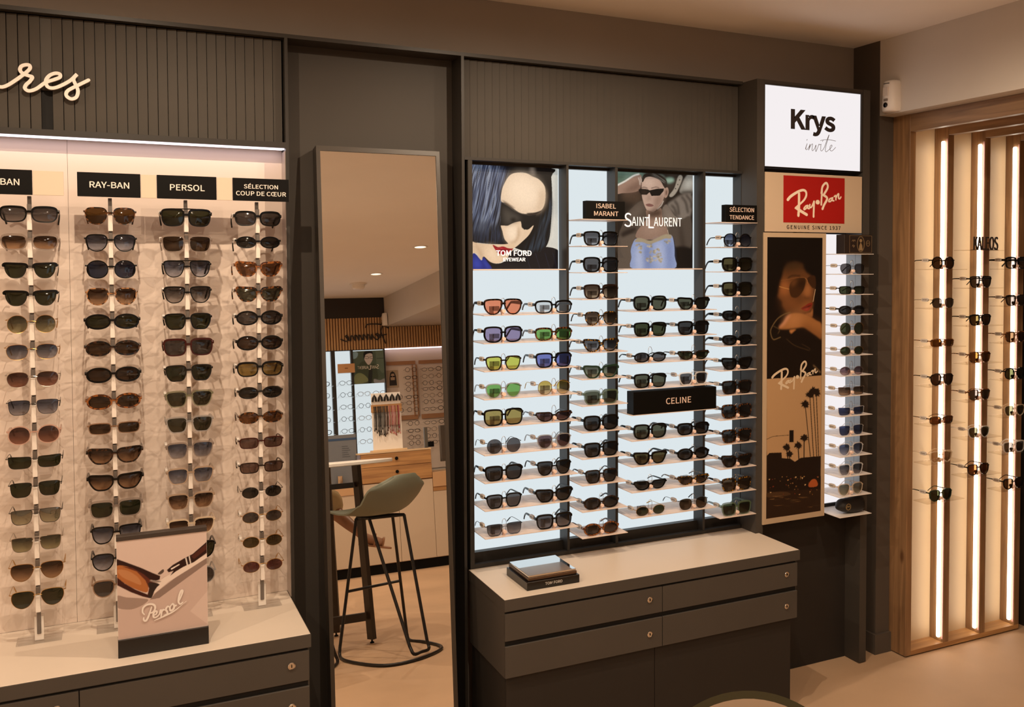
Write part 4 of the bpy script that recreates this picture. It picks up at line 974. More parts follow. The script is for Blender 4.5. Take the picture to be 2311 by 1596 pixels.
# ---------------------------------------------------------------- sunglasses
# outlines of the right-hand lens in mm, x towards the temple, z up
def ell(rx, rz, e=2.0, n=16):
    return [(rx*math.copysign(abs(math.cos(2*PI*i/n))**(2/e), math.cos(2*PI*i/n)), rz*math.copysign(abs(math.sin(2*PI*i/n))**(2/e), math.sin(2*PI*i/n))) for i in range(n)]
SH = {   # outline, gap between lenses, rim, extra brow, depth, bridge height, bridge z, hinge z, temple height
 'round':    (ell(24.5, 23, 2.15), 20, 2.6, 0.2, 4.5, 4, 7, 11, 5),
 'panto':    ([(25,6),(24,14),(17,20),(0,21.5),(-17,20),(-24,14),(-25,6),(-22,-7),(-13,-18),(0,-22),(13,-18),(22,-7)], 20, 2.6, 0.3, 4.5, 4, 8, 13, 5),
 'oval':     (ell(27.5, 17, 2.1), 17, 4.6, 0.1, 6, 5, 3, 6, 9),
 'thin oval':(ell(24, 16, 2.05), 21, 1.0, 0, 2, 1.2, 5, 7, 1.6),
 'narrow oval':(ell(26.5, 14.5, 2.1), 18, 3.2, 0.2, 5, 4, 3, 6, 6),
 'rectangular':([(28.5,6),(25,14.5),(12,17.5),(-8,17.5),(-22,15),(-27.5,7),(-26,-7),(-18,-15.5),(0,-18),(17,-16.5),(26,-8)], 17, 3.6, 0.7, 6, 5.5, 7, 9, 10),
 'slim rectangular':([(26.5,4),(23,11.5),(8,13.5),(-8,13.5),(-22,11.5),(-26.5,4),(-25,-7),(-19,-12.8),(0,-14.5),(19,-12.8),(25,-6)], 19, 2.2, 0.3, 4, 3.5, 4, 8, 4),
 'square':   ([(27.5,10),(24.5,18.5),(10,21),(-10,21),(-22.5,18.5),(-26.5,10),(-25,-8),(-18,-18.5),(0,-21.5),(17,-19.5),(25,-9)], 17, 3.6, 0.6, 6, 5.5, 8, 13, 10),
 'oversized square':([(29,10),(26,20),(11,23),(-10,23),(-24,20),(-28.5,10),(-27,-11),(-19,-21.5),(0,-24),(19,-22),(27.5,-11)], 15, 3.8, 0.5, 6, 5.5, 8, 14, 9),
 'rounded square':([(28,8),(25,19),(10,22),(-12,21.5),(-24,17),(-27,5),(-24,-13),(-12,-21.5),(8,-22),(22,-17),(28,-5)], 16, 4.4, 0.3, 7, 5.5, 6, 12, 10),
 'cat-eye':  ([(30,14),(24,18),(0,16.5),(-20,15),(-27,8),(-25,-6),(-14,-17),(0,-19),(14,-16),(25,-2)], 16, 3.6, 0.8, 6, 5, 7, 13, 10),
 'narrow cat-eye':([(30,10),(22,12.5),(0,12),(-18,11),(-26,3),(-22,-8),(-8,-13.5),(6,-13),(20,-6)], 17, 3.0, 0.6, 5, 4.5, 4, 8, 6),
 'pilot':    ([(27,14),(22,20),(0,21),(-20,19),(-24,12),(-21,-3),(-13,-17),(0,-22),(13,-20),(23,-8)], 18, 2.6, 0.6, 4.5, 4, 6, 14, 6),
 'aviator':  ([(28,10),(22,19),(0,21.5),(-19,19),(-25,10),(-22,-4),(-12,-19),(3,-25),(18,-19),(27,-5)], 17, 1.0, 0, 2, 1.2, 8, 14, 1.6),
 'hexagonal':([(25,3),(20,16),(6,20),(-8,20),(-20,16),(-25,3),(-19,-13),(-8,-19),(8,-19),(19,-13)], 20, 1.0, 0, 2, 1.2, 7, 13, 1.6),
 'thin square':([(26,12),(23,18),(0,19.5),(-22,18),(-26,10),(-22,-9),(-13,-17.5),(0,-19),(14,-18),(23,-9)], 18, 1.1, 0, 2, 1.3, 8, 14, 1.6),
 'thin round':(ell(24.5, 23.5, 2.1), 20, 1.0, 0, 2, 1.2, 6, 12, 1.6),
 'thin rectangular':([(29,11),(27,15),(0,14),(-23,13),(-27,7),(-26,-8),(-18,-15),(0,-16.5),(19,-15),(27,-7)], 17, 1.2, 0.2, 2, 1.3, 7, 11, 2),
 'browline': ([(26,14),(24,18),(0,17.5),(-20,16),(-24,10),(-21,-6),(-12,-18),(0,-21),(13,-18),(23,-4)], 19, 1.3, 0, 3, 2.5, 9, 14, 6),
 'wrap oval':([(30,4),(22,13),(0,14.5),(-17,11),(-24,2),(-18,-9),(-4,-14.5),(14,-13),(26,-6)], 16, 4.5, 0.3, 7, 5, 4, 5, 13),
 'angular':  ([(26,13),(20,19),(0,20.5),(-17,19.5),(-24,12),(-22,-6),(-15,-18),(0,-20),(14,-18.5),(23,-5)], 18, 3.0, 0.5, 5, 4.5, 9, 14, 6),
 'shield pilot':([(30,12),(24,20),(0,22),(-20,21),(-27,14),(-23,-3),(-13,-18),(0,-22.5),(15,-20),(27,-6)], 13, 3.8, 0.5, 6, 7, 10, 12, 13),
}
FR = {}
def frame_mat(c):
    if c in FR: return FR[c]
    tort = {'tortoise': ('#120b07', '#6a3f1d', 0.48), 'yellow tortoise': ('#130d07', '#a8761f', 0.52), 'light tortoise': ('#3a2415', '#a9794f', 0.45), 'dark tortoise': ('#0b0807', '#3d2415', 0.5), 'brown tortoise': ('#3b1f10', '#8a5226', 0.45)}
    if c in tort:
        a, b, p = tort[c]
        m = bpy.data.materials.new('frame '+c); m.use_nodes = True; nt = m.node_tree; bs = nt.nodes['Principled BSDF']
        tc = nt.nodes.new('ShaderNodeTexCoord'); nz = nt.nodes.new('ShaderNodeTexNoise'); r = nt.nodes.new('ShaderNodeValToRGB')
        nz.inputs['Scale'].default_value = 120; nz.inputs['Detail'].default_value = 2
        r.color_ramp.elements[0].position = p; r.color_ramp.elements[1].position = p+0.1
        r.color_ramp.elements[0].color = (*srgb(a), 1); r.color_ramp.elements[1].color = (*srgb(b), 1)
        nt.links.new(tc.outputs['Object'], nz.inputs['Vector']); nt.links.new(nz.outputs['Fac'], r.inputs['Fac']); nt.links.new(r.outputs['Color'], bs.inputs['Base Color'])
        bs.inputs['Roughness'].default_value = 0.15
    elif c in ('gold', 'silver', 'gunmetal', 'black metal'):
        m = mat('frame '+c, {'gold': '#c39a5a', 'silver': '#b9b4ae', 'gunmetal': '#4d4845', 'black metal': '#15120f'}[c], 0.22, 1.0 if c != 'black metal' else 0.2)
    elif c in ('clear', 'smoke', 'beige', 'olive', 'brown', 'grey', 'green', 'pink', 'champagne', 'dark green'):
        col = {'clear': '#f2efec', 'smoke': '#8a7a70', 'beige': '#b0967e', 'olive': '#77755a', 'brown': '#8a6445', 'grey': '#9a9694', 'green': '#56694a', 'pink': '#c9a08e', 'champagne': '#e3cdb0', 'dark green': '#1d3527'}[c]
        m = mat('frame '+c, col, 0.15, spec=0.6)
        m.node_tree.nodes['Principled BSDF'].inputs['Alpha'].default_value = {'clear': 0.35, 'champagne': 0.45, 'dark green': 0.95}.get(c, 0.55)
    else:
        m = mat('frame '+c, {'black': '#070605', 'burgundy': '#38130f', 'dark brown': '#20120b'}[c], 0.2, spec=0.3)
    FR[c] = m
    return m
# bottom and top transmitted tint of each lens colour
LT = {'grey': ((.12,.11,.11), None), 'dark grey': ((.05,.05,.05), None), 'dark': ((.035,.035,.033), None), 'grey gradient': ((.36,.34,.34), (.10,.095,.10)),
      'brown': ((.10,.062,.036), None), 'dark brown': ((.08,.05,.035), None), 'brown gradient': ((.40,.26,.16), (.075,.042,.026)), 'amber': ((.17,.085,.022), None), 'olive': ((.10,.075,.03), None), 'olive amber': ((.42,.31,.10), None),
      'green': ((.055,.062,.03), None), 'dark green': ((.045,.055,.026), None), 'grey-green': ((.10,.10,.065), None), 'green gradient': ((.36,.35,.22), (.12,.12,.085)), 'bright green': ((.22,.46,.12), None),
      'blue gradient': ((.40,.43,.52), (.065,.078,.125)), 'blue': ((.20,.22,.55), None), 'dark blue': ((.05,.065,.13), None), 'orange': ((.95,.30,.16), None), 'orange-brown': ((.22,.095,.035), None), 'purple': ((.36,.28,.44), None), 'yellow-green': ((.68,.66,.12), None),
      'rose': ((.24,.12,.10), None), 'rose-brown': ((.22,.14,.12), None), 'rose gradient': ((.36,.19,.15), (.11,.055,.045)), 'red-brown': ((.20,.075,.07), None), 'pale grey': ((.80,.80,.80), None), 'gold gradient': ((.88,.76,.48), (.60,.42,.10)), 'plum': ((.14,.085,.09), None), 'plum gradient': ((.45,.32,.32), (.13,.07,.08)), 'mirror green': ((.30,.32,.22), (.16,.17,.13)), 'pale champagne': ((.75,.65,.52), None)}
def lens_mat(c, dark):
    col, top = LT[c]
    k = 0.62 if dark and max(col) < 0.5 else 1.0
    f = lambda t: tuple((v*k)**0.5 for v in t)      # light crosses two faces of the lens
    return clear_mat('lens '+('deep ' if dark else '')+c, f(col) if not top else tuple(v**0.5 for v in col), 0.035 if c not in ('mirror green',) else 0.16, f(top) if top else None)

def offset(pts, d):
    n = len(pts); out = []
    for i in range(n):
        a = Vector(pts[i-1]); b = Vector(pts[(i+1) % n]); t = (b-a).normalized(); nn = Vector((t.y, -t.x))
        dd = d(nn) if callable(d) else d
        out.append((pts[i][0]+nn.x*dd, pts[i][1]+nn.y*dd))
    return out
random.seed(11)
def glasses(x, y, z, shape, frame, lens, label, group, cat='sunglasses', tag_on=True, hang=False, bridge2=False, temple_h=None, width=1.0):
    out, gap, rim, brow, dep, bh, bz, hz, th = SH[shape]
    if temple_h: th = temple_h
    metal = rim <= 1.4
    N = 40
    base = [(p.x*width, p.y) for p in spline(out, 4, True)]
    if sum(base[i-1][0]*base[i][1]-base[i][0]*base[i-1][1] for i in range(len(base))) < 0: base = base[::-1]
    c = gap/2+max(-p[0] for p in base)
    hw = c+max(p[0] for p in base)
    orim = offset(base, lambda nn: rim*(1+brow*max(0, nn.y)))
    zmin = min(p[1] for p in orim)
    zoff = (-zmin) if not hang else -(bz+bh/2)
    cv = lambda px: 0.0009*px*px
    mm = 0.001
    def W(px, py, pz): return (x+px*mm, y+(py+cv(px))*mm, z+(pz+zoff)*mm)
    root = thing('sunglasses' if cat == 'sunglasses' else 'eyeglasses', (x, y, z), label, cat, group)
    fb = MB(); n = len(base)
    for s in (1, -1):
        I = [(s*(c+p[0]), p[1]) for p in base]; O = [(s*(c+p[0]), p[1]) for p in orim]
        vs = [W(a, 0, b) for a, b in O]+[W(a, 0.2, b) for a, b in I]+[W(a, dep, b) for a, b in O]+[W(a, dep, b) for a, b in I]
        fs = []
        for i in range(n):
            j = (i+1) % n
            q = [(i, j, n+j, n+i), (n+i, n+j, 3*n+j, 3*n+i), (2*n+j, 2*n+i, 3*n+i, 3*n+j), (j, i, 2*n+i, 2*n+j)]
            fs += q if s > 0 else [t[::-1] for t in q]
        fb.add(vs, fs, 0, True)
        # hinge block
        zt = hz; xo = max(a for a, b in ((abs(a), b) for a, b in O) if abs(b-zt) < 9) if any(abs(b-zt) < 9 for a, b in O) else hw
        if metal: fb.sweep([W(s*(xo-1), dep/2, zt), W(s*(xo+3), dep/2+0.5, zt), W(s*(xo+4.5), dep+3, zt)], [(-.8*mm, -1*mm), (.8*mm, -1*mm), (.8*mm, 1*mm), (-.8*mm, 1*mm)], smooth=False)
        else:
            h2 = min(th/2, 4.5)
            x0, x1 = sorted((s*(xo-3), s*(xo+3)))
            a = W(x0, 0.2, zt-h2); b = W(x1, 0.8, zt+h2)
            fb.bbox(a[0], b[0], min(a[1], b[1]), max(a[1], b[1])+(dep+2)*mm, a[2], b[2], 0.0008)
        if shape == 'browline':
            top = [i for i in range(n) if orim[i][1] > 6]
            top.sort(key=lambda i: orim[i][0])
            fb.sweep([W(s*(c+orim[i][0]*1.03), 1.5, orim[i][1]-1.0) for i in top], [(-3*mm, -3*mm), (3*mm, -3*mm), (3*mm, 3*mm), (-3*mm, 3*mm)], mi=1, smooth=False)
    # bridge
    inn = gap/2+1.5
    br = [W(-inn+2*inn*i/6, 0.3, bz+(1.6 if not metal else 2.4)*(1-(i/3-1)**2)) for i in range(7)]
    if metal: fb.tube(br, 0.9*mm, 6)
    else: fb.sweep(br, [(0, -bh/2*mm), (-dep*mm, -bh/2*mm), (-dep*mm, bh/2*mm), (0, bh/2*mm)], smooth=False)
    if bridge2:
        tz = max(p[1] for p in orim)-1.5
        xx = c*0.75
        fb.tube([W(-xx, 1.2, tz), W(0, 0.8, tz+0.4), W(xx, 1.2, tz)], (1.1 if metal else 1.7)*mm, 6)
    fm = frame_mat(frame)
    o = fb.build('frame', [fm, frame_mat('black') if frame not in ('tortoise', 'dark tortoise') else fm], root); fix_normals(o)
    # lenses
    lm = lens_mat(lens, hang)
    for s in (1, -1):
        lb = MB(); vs = []; fs = []
        R = [1.0, 0.55]
        for face in (0, 1):
            for r in R:
                for p in base:
                    bul = -1.6*(1-r*r)
                    vs.append(W(s*(c+p[0]*r), dep*0.35+bul+face*1.8, p[1]*r))
            vs.append(W(s*c, dep*0.35-1.6+face*1.8, 0))
        m1 = 2*n+1
        for i in range(n):
            j = (i+1) % n
            fs += [(i, j, n+j, n+i), (n+i, n+j, 2*n), (m1+j, m1+i, m1+n+i, m1+n+j), (m1+n+j, m1+n+i, m1+2*n), (j, i, m1+i, m1+j)]
        lb.add(vs, fs, 0, True)
        o = lb.build('lens', lm, root); fix_normals(o)
    # temples
    zt = hz
    cand = [abs(a) for a, b in O if abs(b-zt) < 9] or [hw]
    xo = max(cand)+(4 if metal else 1.5)
    drop = 0.0
    if not hang: drop = max(0, zt+zoff-8)*0.95
    else: drop = 30
    for s in (1, -1):
        y0 = dep+2+cv(xo) if metal else dep+1+cv(xo)
        path = [(s*xo, y0, zt), (s*(xo-0.5), y0+40, zt), (s*(xo-1.5), y0+80, zt-0.5), (s*(xo-2.5), y0+95, zt-drop*0.12), (s*(xo-4), y0+110, zt-drop*0.5), (s*(xo-7), y0+124, zt-drop)]
        path = [(x+a*mm, y+b*mm, z+(d+zoff)*mm) for a, b, d in path]
        path = spline(path, 3)
        def sec(t):
            h = (th*(1-0.45*min(1, t*1.6)) if th > 3 else th*(1 if t < 0.7 else 1.7))/2*mm; w = (1.9 if not metal else 0.7)*mm
            if metal and t > 0.72: w *= 1.5; h *= 1.4
            return [(-w, -h*0.8), (-w*0.6, -h), (w*0.6, -h), (w, -h*0.8), (w, h*0.8), (w*0.6, h), (-w*0.6, h), (-w, h*0.8)]
        o = MB().sweep(path, sec).build('temple', fm, root); fix_normals(o)
        if s < 0 and tag_on:
            px = x-(xo-0.3)*mm; pz = z+(zt+zoff)*mm; a0 = y+(y0+14)*mm
            tb = MB()
            K = 20; vs = []
            for sx in (-3.2*mm, 3.2*mm):
                for i in range(K):
                    aa = 2*PI*i/K
                    vs.append((px+sx, a0+0.018+0.018*math.copysign(abs(math.cos(aa))**0.6, math.cos(aa)), pz+0.0075*math.copysign(abs(math.sin(aa))**0.6, math.sin(aa))))
            tb.add(vs, [tuple(range(K))[::-1], tuple(range(K, 2*K))]+[(i, (i+1) % K, K+(i+1) % K, K+i) for i in range(K)])
            [tb.box(px-3.4*mm, px-3.1*mm, a0+0.007+q*0.006, a0+0.011+q*0.006, pz-0.0016, pz+0.0018, 1) for q in range(4)]
            tb.build('price_tag', [mat('tag grey', '#d8d0c8', 0.4), mat('tag print', '#5d544d', 0.6)], root)
    return root

UND = 0
def art(s): return s
# hanging pairs, one list per pole from the top: shape, frame, lens, doubled bridge
C1 = [('rectangular','black','grey gradient'),('rectangular','smoke','brown gradient'),('browline','black metal','green'),('browline','gunmetal','green'),('thin round','gold','green gradient'),('hexagonal','gold','blue gradient'),('hexagonal','silver','rose gradient'),
      ('thin square','black metal','blue gradient'),('round','pink','rose gradient'),('thin rectangular','black metal','dark green'),('thin square','black metal','dark green'),('thin square','gunmetal','mirror green',1),('thin square','silver','green gradient',1),('aviator','gold','brown gradient'),('aviator','gold','green')]
C2 = [('panto','tortoise','amber'),('panto','black','blue gradient'),('round','black','dark blue'),('panto','light tortoise','brown gradient'),('oval','black','green'),('oval','dark tortoise','brown'),('oval','black','dark brown'),('oval','brown tortoise','brown'),('slim rectangular','brown','brown'),
      ('cat-eye','dark tortoise','brown gradient'),('cat-eye','black','brown gradient'),('square','smoke','dark green'),('pilot','black','blue gradient'),('panto','black','blue gradient'),('panto','brown','grey')]
C3 = [('square','black','green',1),('square','smoke','brown',1),('pilot','black','blue gradient',1),('pilot','black','grey gradient'),('angular','black','green'),('square','burgundy','grey'),('angular','black metal','dark green'),('angular','olive','grey-green'),('angular','grey','grey-green'),('angular','smoke','blue gradient'),('angular','beige','blue gradient'),
      ('angular','beige','brown gradient'),('angular','champagne','brown gradient'),('pilot','black','green'),('round','grey','grey')]
C4 = [('rectangular','black','grey'),('narrow oval','black','dark'),('cat-eye','brown tortoise','orange-brown'),('cat-eye','tortoise','grey-green'),('oval','black','grey'),('oval','black','dark brown'),('rectangular','black','olive amber'),('narrow oval','black metal','dark'),('narrow oval','tortoise','orange-brown'),('slim rectangular','burgundy','rose-brown'),('slim rectangular','dark brown','rose-brown'),
      ('thin oval','gunmetal','dark'),('thin oval','gold','grey'),('thin oval','gold','olive'),('thin oval','gold','red-brown')]
def words_frame(f): return {'black metal': 'thin black', 'gunmetal': 'gunmetal', 'gold': 'gold-rimmed', 'silver': 'silver-rimmed'}.get(f, f+' framed' if f not in ('clear', 'smoke', 'champagne') else {'clear': 'clear', 'smoke': 'smoky', 'champagne': 'champagne'}[f])
def shape_word(s): return s.replace('thin ', '').replace('shield pilot', 'heavy pilot').replace('wrap oval', 'wraparound')
for ci, (px, rows) in enumerate(zip(POLE_X, (C1, C2, C3, C4))):
    for i, sp in enumerate(rows):
        d2 = len(sp) > 3
        lab = '%s %s sunglasses with %s lenses, %s down on %s' % (words_frame(sp[1]), shape_word(sp[0]), sp[2], ORD[i], POLE_NAME[ci])
        if sp[0].startswith('thin') or ci == 3: width = 0.94
        else: width = 1.0
        glasses(px, POLE_Y-0.011, POLE_ROWS[ci][i], sp[0], sp[1], sp[2], lab, 'sunglasses on the '+POLE_NAME[ci], tag_on=(ci in (2, 3) and i % 3 != 2), hang=True, bridge2=d2, width=width)

B1 = [(('shield pilot','dark tortoise','orange'),('rectangular','black','pale grey')),(('rounded square','black','purple'),('rectangular','tortoise','bright green')),(('angular','dark tortoise','yellow-green'),('square','black','blue')),(('panto','grey','bright green'),('thin round','gold','gold gradient')),
      (('oversized square','black','olive amber'),('narrow cat-eye','dark tortoise','plum')),(('thin round','gunmetal','grey'),('panto','grey','plum')),(('square','black','dark grey'),('pilot','black','dark grey')),(('angular','black','grey'),('cat-eye','black','dark grey')),(('thin square','black metal','grey gradient'),('square','black','grey gradient'))]
B2 = [('square','black','grey gradient'),('rounded square','black','grey'),('square','dark brown','brown gradient'),('panto','yellow tortoise','brown gradient'),('cat-eye','yellow tortoise','grey gradient'),('cat-eye','dark green','green gradient'),('square','green','grey-green'),('rounded square','black','dark grey'),('square','black','dark grey'),('angular','dark tortoise','dark grey'),('oval','dark tortoise','dark grey'),('oval','brown tortoise','dark brown')]
B3 = [(('rounded square','black','grey-green'),('cat-eye','black','grey-green')),(('square','black','green'),('square','black','dark grey')),(('narrow oval','black','grey'),('narrow cat-eye','dark tortoise','green')),(('square','black','grey-green'),('angular','clear','grey')),None,(('rounded square','black','grey-green'),('rectangular','black','dark grey')),
      (('cat-eye','black','olive'),('oval','black','dark grey')),(('narrow cat-eye','black','dark'),('narrow cat-eye','yellow tortoise','dark brown')),(('thin oval','gold','dark green'),('hexagonal','black metal','brown'))]
B4 = [('round','black','blue gradient'),('rounded square','black','olive'),('rounded square','black','olive'),('wrap oval','black','dark'),('wrap oval','black','dark grey'),('cat-eye','black','dark'),('square','dark tortoise','dark'),('rounded square','tortoise','dark grey'),('square','tortoise','dark grey'),('cat-eye','dark tortoise','dark'),('square','yellow tortoise','brown'),('square','green','green')]
GY = 3.062
def lab(sp, where): return '%s %s sunglasses with %s lenses, %s' % (words_frame(sp[1]), shape_word(sp[0]), sp[2], where)
for i, pr in enumerate(B1):
    for j, sp in enumerate(pr): glasses(GX1[j], GY, Z1[i]+0.0003, *sp, lab(sp, '%s, %s shelf under black-bob poster' % (('left', 'right')[j], ORD[i])), 'sunglasses under the black-bob poster')
for i, pr in enumerate(B3):
    if pr:
        for j, sp in enumerate(pr): glasses(GX3[j], GY, Z1[i]+0.0003, *sp, lab(sp, '%s, %s shelf under trench-coat poster' % (('left', 'right')[j], ORD[i])), 'sunglasses under the trench-coat poster')
for i, sp in enumerate(B2): glasses(GX2[0], GY, Z2[i+1]+0.0003, *sp, lab(sp, '%s pair down in bay between posters' % (ORD[i] if i else 'first')), 'sunglasses between the posters')
for i, sp in enumerate(B4): glasses(GX4[0], GY, Z2[i+1]+0.0003, *sp, lab(sp, '%s pair down in bay beside tower' % (ORD[i] if i else 'first')), 'sunglasses beside the tower')
TW = [('hexagonal','black','grey'),('slim rectangular','black','dark green'),('narrow oval','black metal','dark'),('thin round','gold','green'),('thin oval','gold','dark green'),('thin oval','silver','plum gradient'),('thin rectangular','silver','brown gradient'),('thin rectangular','clear','dark blue'),('thin square','clear','dark blue'),('panto','clear','blue gradient'),('angular','clear','grey gradient'),('panto','champagne','mirror green')]
for i, sp in enumerate(TW): glasses(2.638, 2.999, TZ[i+1]+0.0003, *sp, lab(sp, '%s pair down on tower' % (ORD[i] if i else 'first')), 'sunglasses on the tower')
WD = {1: [('round','black','brown'),('hexagonal','black','grey'),('slim rectangular','brown tortoise','amber'),('panto','dark brown','dark brown'),('slim rectangular','tortoise','orange-brown'),('panto','champagne','pale champagne'),('panto','dark green','dark green')],
      2: [('pilot','black','grey',1),('angular','black','olive'),('panto','brown tortoise','amber'),('panto','brown tortoise','grey'),('panto','clear','grey-green'),('panto','dark tortoise','orange-brown')],
      3: [('square','black','grey gradient'),('angular','dark brown','grey'),('panto','brown tortoise','brown'),('round','black','green'),('panto','champagne','grey-green'),('square','clear','grey'),('panto','black','brown')]}
for k in WD:
    for i, sp in enumerate(WD[k]):
        g = glasses(PXS[k]-0.0925, 2.941, WZ[k][i+(1 if k == 2 else 0)]+0.0003, sp[0], sp[1], sp[2], lab(sp, '%s down in %s' % (ORD[i] if i else 'first', WN[k])), 'sunglasses in the oak alcove', bridge2=len(sp) > 3)
# ---------------------------------------------------------------- the shop behind the camera (seen in the tall mirror)
# high table
t = thing('high_table', (0.80, 0.45, 0), 'high round white table with dark legs, reflected in the tall mirror', 'table')
TX, TY, TR = 0.80, 0.45, 0.50
mb = MB(); mb.lathe([(TR-0.004, 1.000), (TR, 1.003), (TR, 1.016), (TR-0.004, 1.019)], (TX, TY, 0), n=72); mb.build('table_top', mat('white table top', '#efe9e2', 0.35), t)
M_TLEG = mat('dark table leg', '#33291f', 0.4)
legs = [((1.132, 0.505), (1.085, 0.53)), ((0.50, 0.505), (0.55, 0.53)), ((0.62, 0.12), (0.66, 0.2)), ((0.99, 0.12), (0.96, 0.2))]
for (fx, fy), (tx, ty) in legs:
    l = MB().bar((tx, ty, 0.999), (fx, fy, 0.022), 0.05, 0.026).build('leg', M_TLEG, t)
    MB().lathe([(0.012, 0), (0.012, 0.006), (0.005, 0.01), (0.005, 0.03)], (fx, fy, 0), n=12).build('foot', M_BLACK, l)
MB().bar((1.065, 0.53, 0.885), (0.56, 0.53, 0.885), 0.025, 0.03).build('apron', M_TLEG, t)
MB().bar((1.10, 0.512, 0.15), (0.53, 0.512, 0.15), 0.025, 0.045).build('stretcher', M_TLEG, t)
# round vanity mirror on the table, its upper rim just enters the photograph
vc = Vector((0.510, 0.707, 1.1672)); vn = Vector((-0.579, -0.815, 0.45)).normalized()
t = thing('table_mirror', (vc.x, vc.y, 1.019), 'round table mirror with a dark green rim at the bottom edge of the photo', 'mirror')
vx = Vector((0, 0, 1)).cross(vn).normalized(); vz = vn.cross(vx)
def disc_ring(r0, r1, d0, d1, n=64):
    mb = MB(); vs = []
    for r, d in ((r0, d0), (r1, d0), (r1, d1), (r0, d1)):
        for i in range(n): a = 2*PI*i/n; vs.append(vc+vx*r*math.cos(a)+vz*r*math.sin(a)+vn*d)
    mb.add(vs, [(j*n+i, j*n+(i+1) % n, ((j+1) % 4)*n+(i+1) % n, ((j+1) % 4)*n+i) for j in range(4) for i in range(n)], 0, True); return mb
o = disc_ring(0.0975, 0.1045, -0.006, 0.006).build('rim', mat('green bronze rim', '#5a5a48', 0.2, 0.85), t); fix_normals(o)
mb = MB(); n = 64
mb.add([vc+vx*0.0975*math.cos(2*PI*i/n)+vz*0.0975*math.sin(2*PI*i/n)+vn*0.002 for i in range(n)]+[vc+vx*0.0975*math.cos(2*PI*i/n)+vz*0.0975*math.sin(2*PI*i/n)-vn*0.003 for i in range(n)], [tuple(range(n)), tuple(range(n, 2*n))[::-1]]+[(i, n+i, n+(i+1) % n, (i+1) % n) for i in range(n)])
mb.build('glass', M_MIRROR, t)
mb = MB(); mb.tube([vc-vz*0.104, vc-vz*0.106-Vector((0, 0, 0.045))], 0.004, 10); mb.lathe([(0.07, 0), (0.07, 0.005), (0.06, 0.008), (0.008, 0.010)], (vc.x-vz.x*0.106, vc.y-vz.y*0.106, 1.0192), n=40); mb.build('stand', mat('green bronze rim', '#5a5a48', 0.2, 0.85), t)

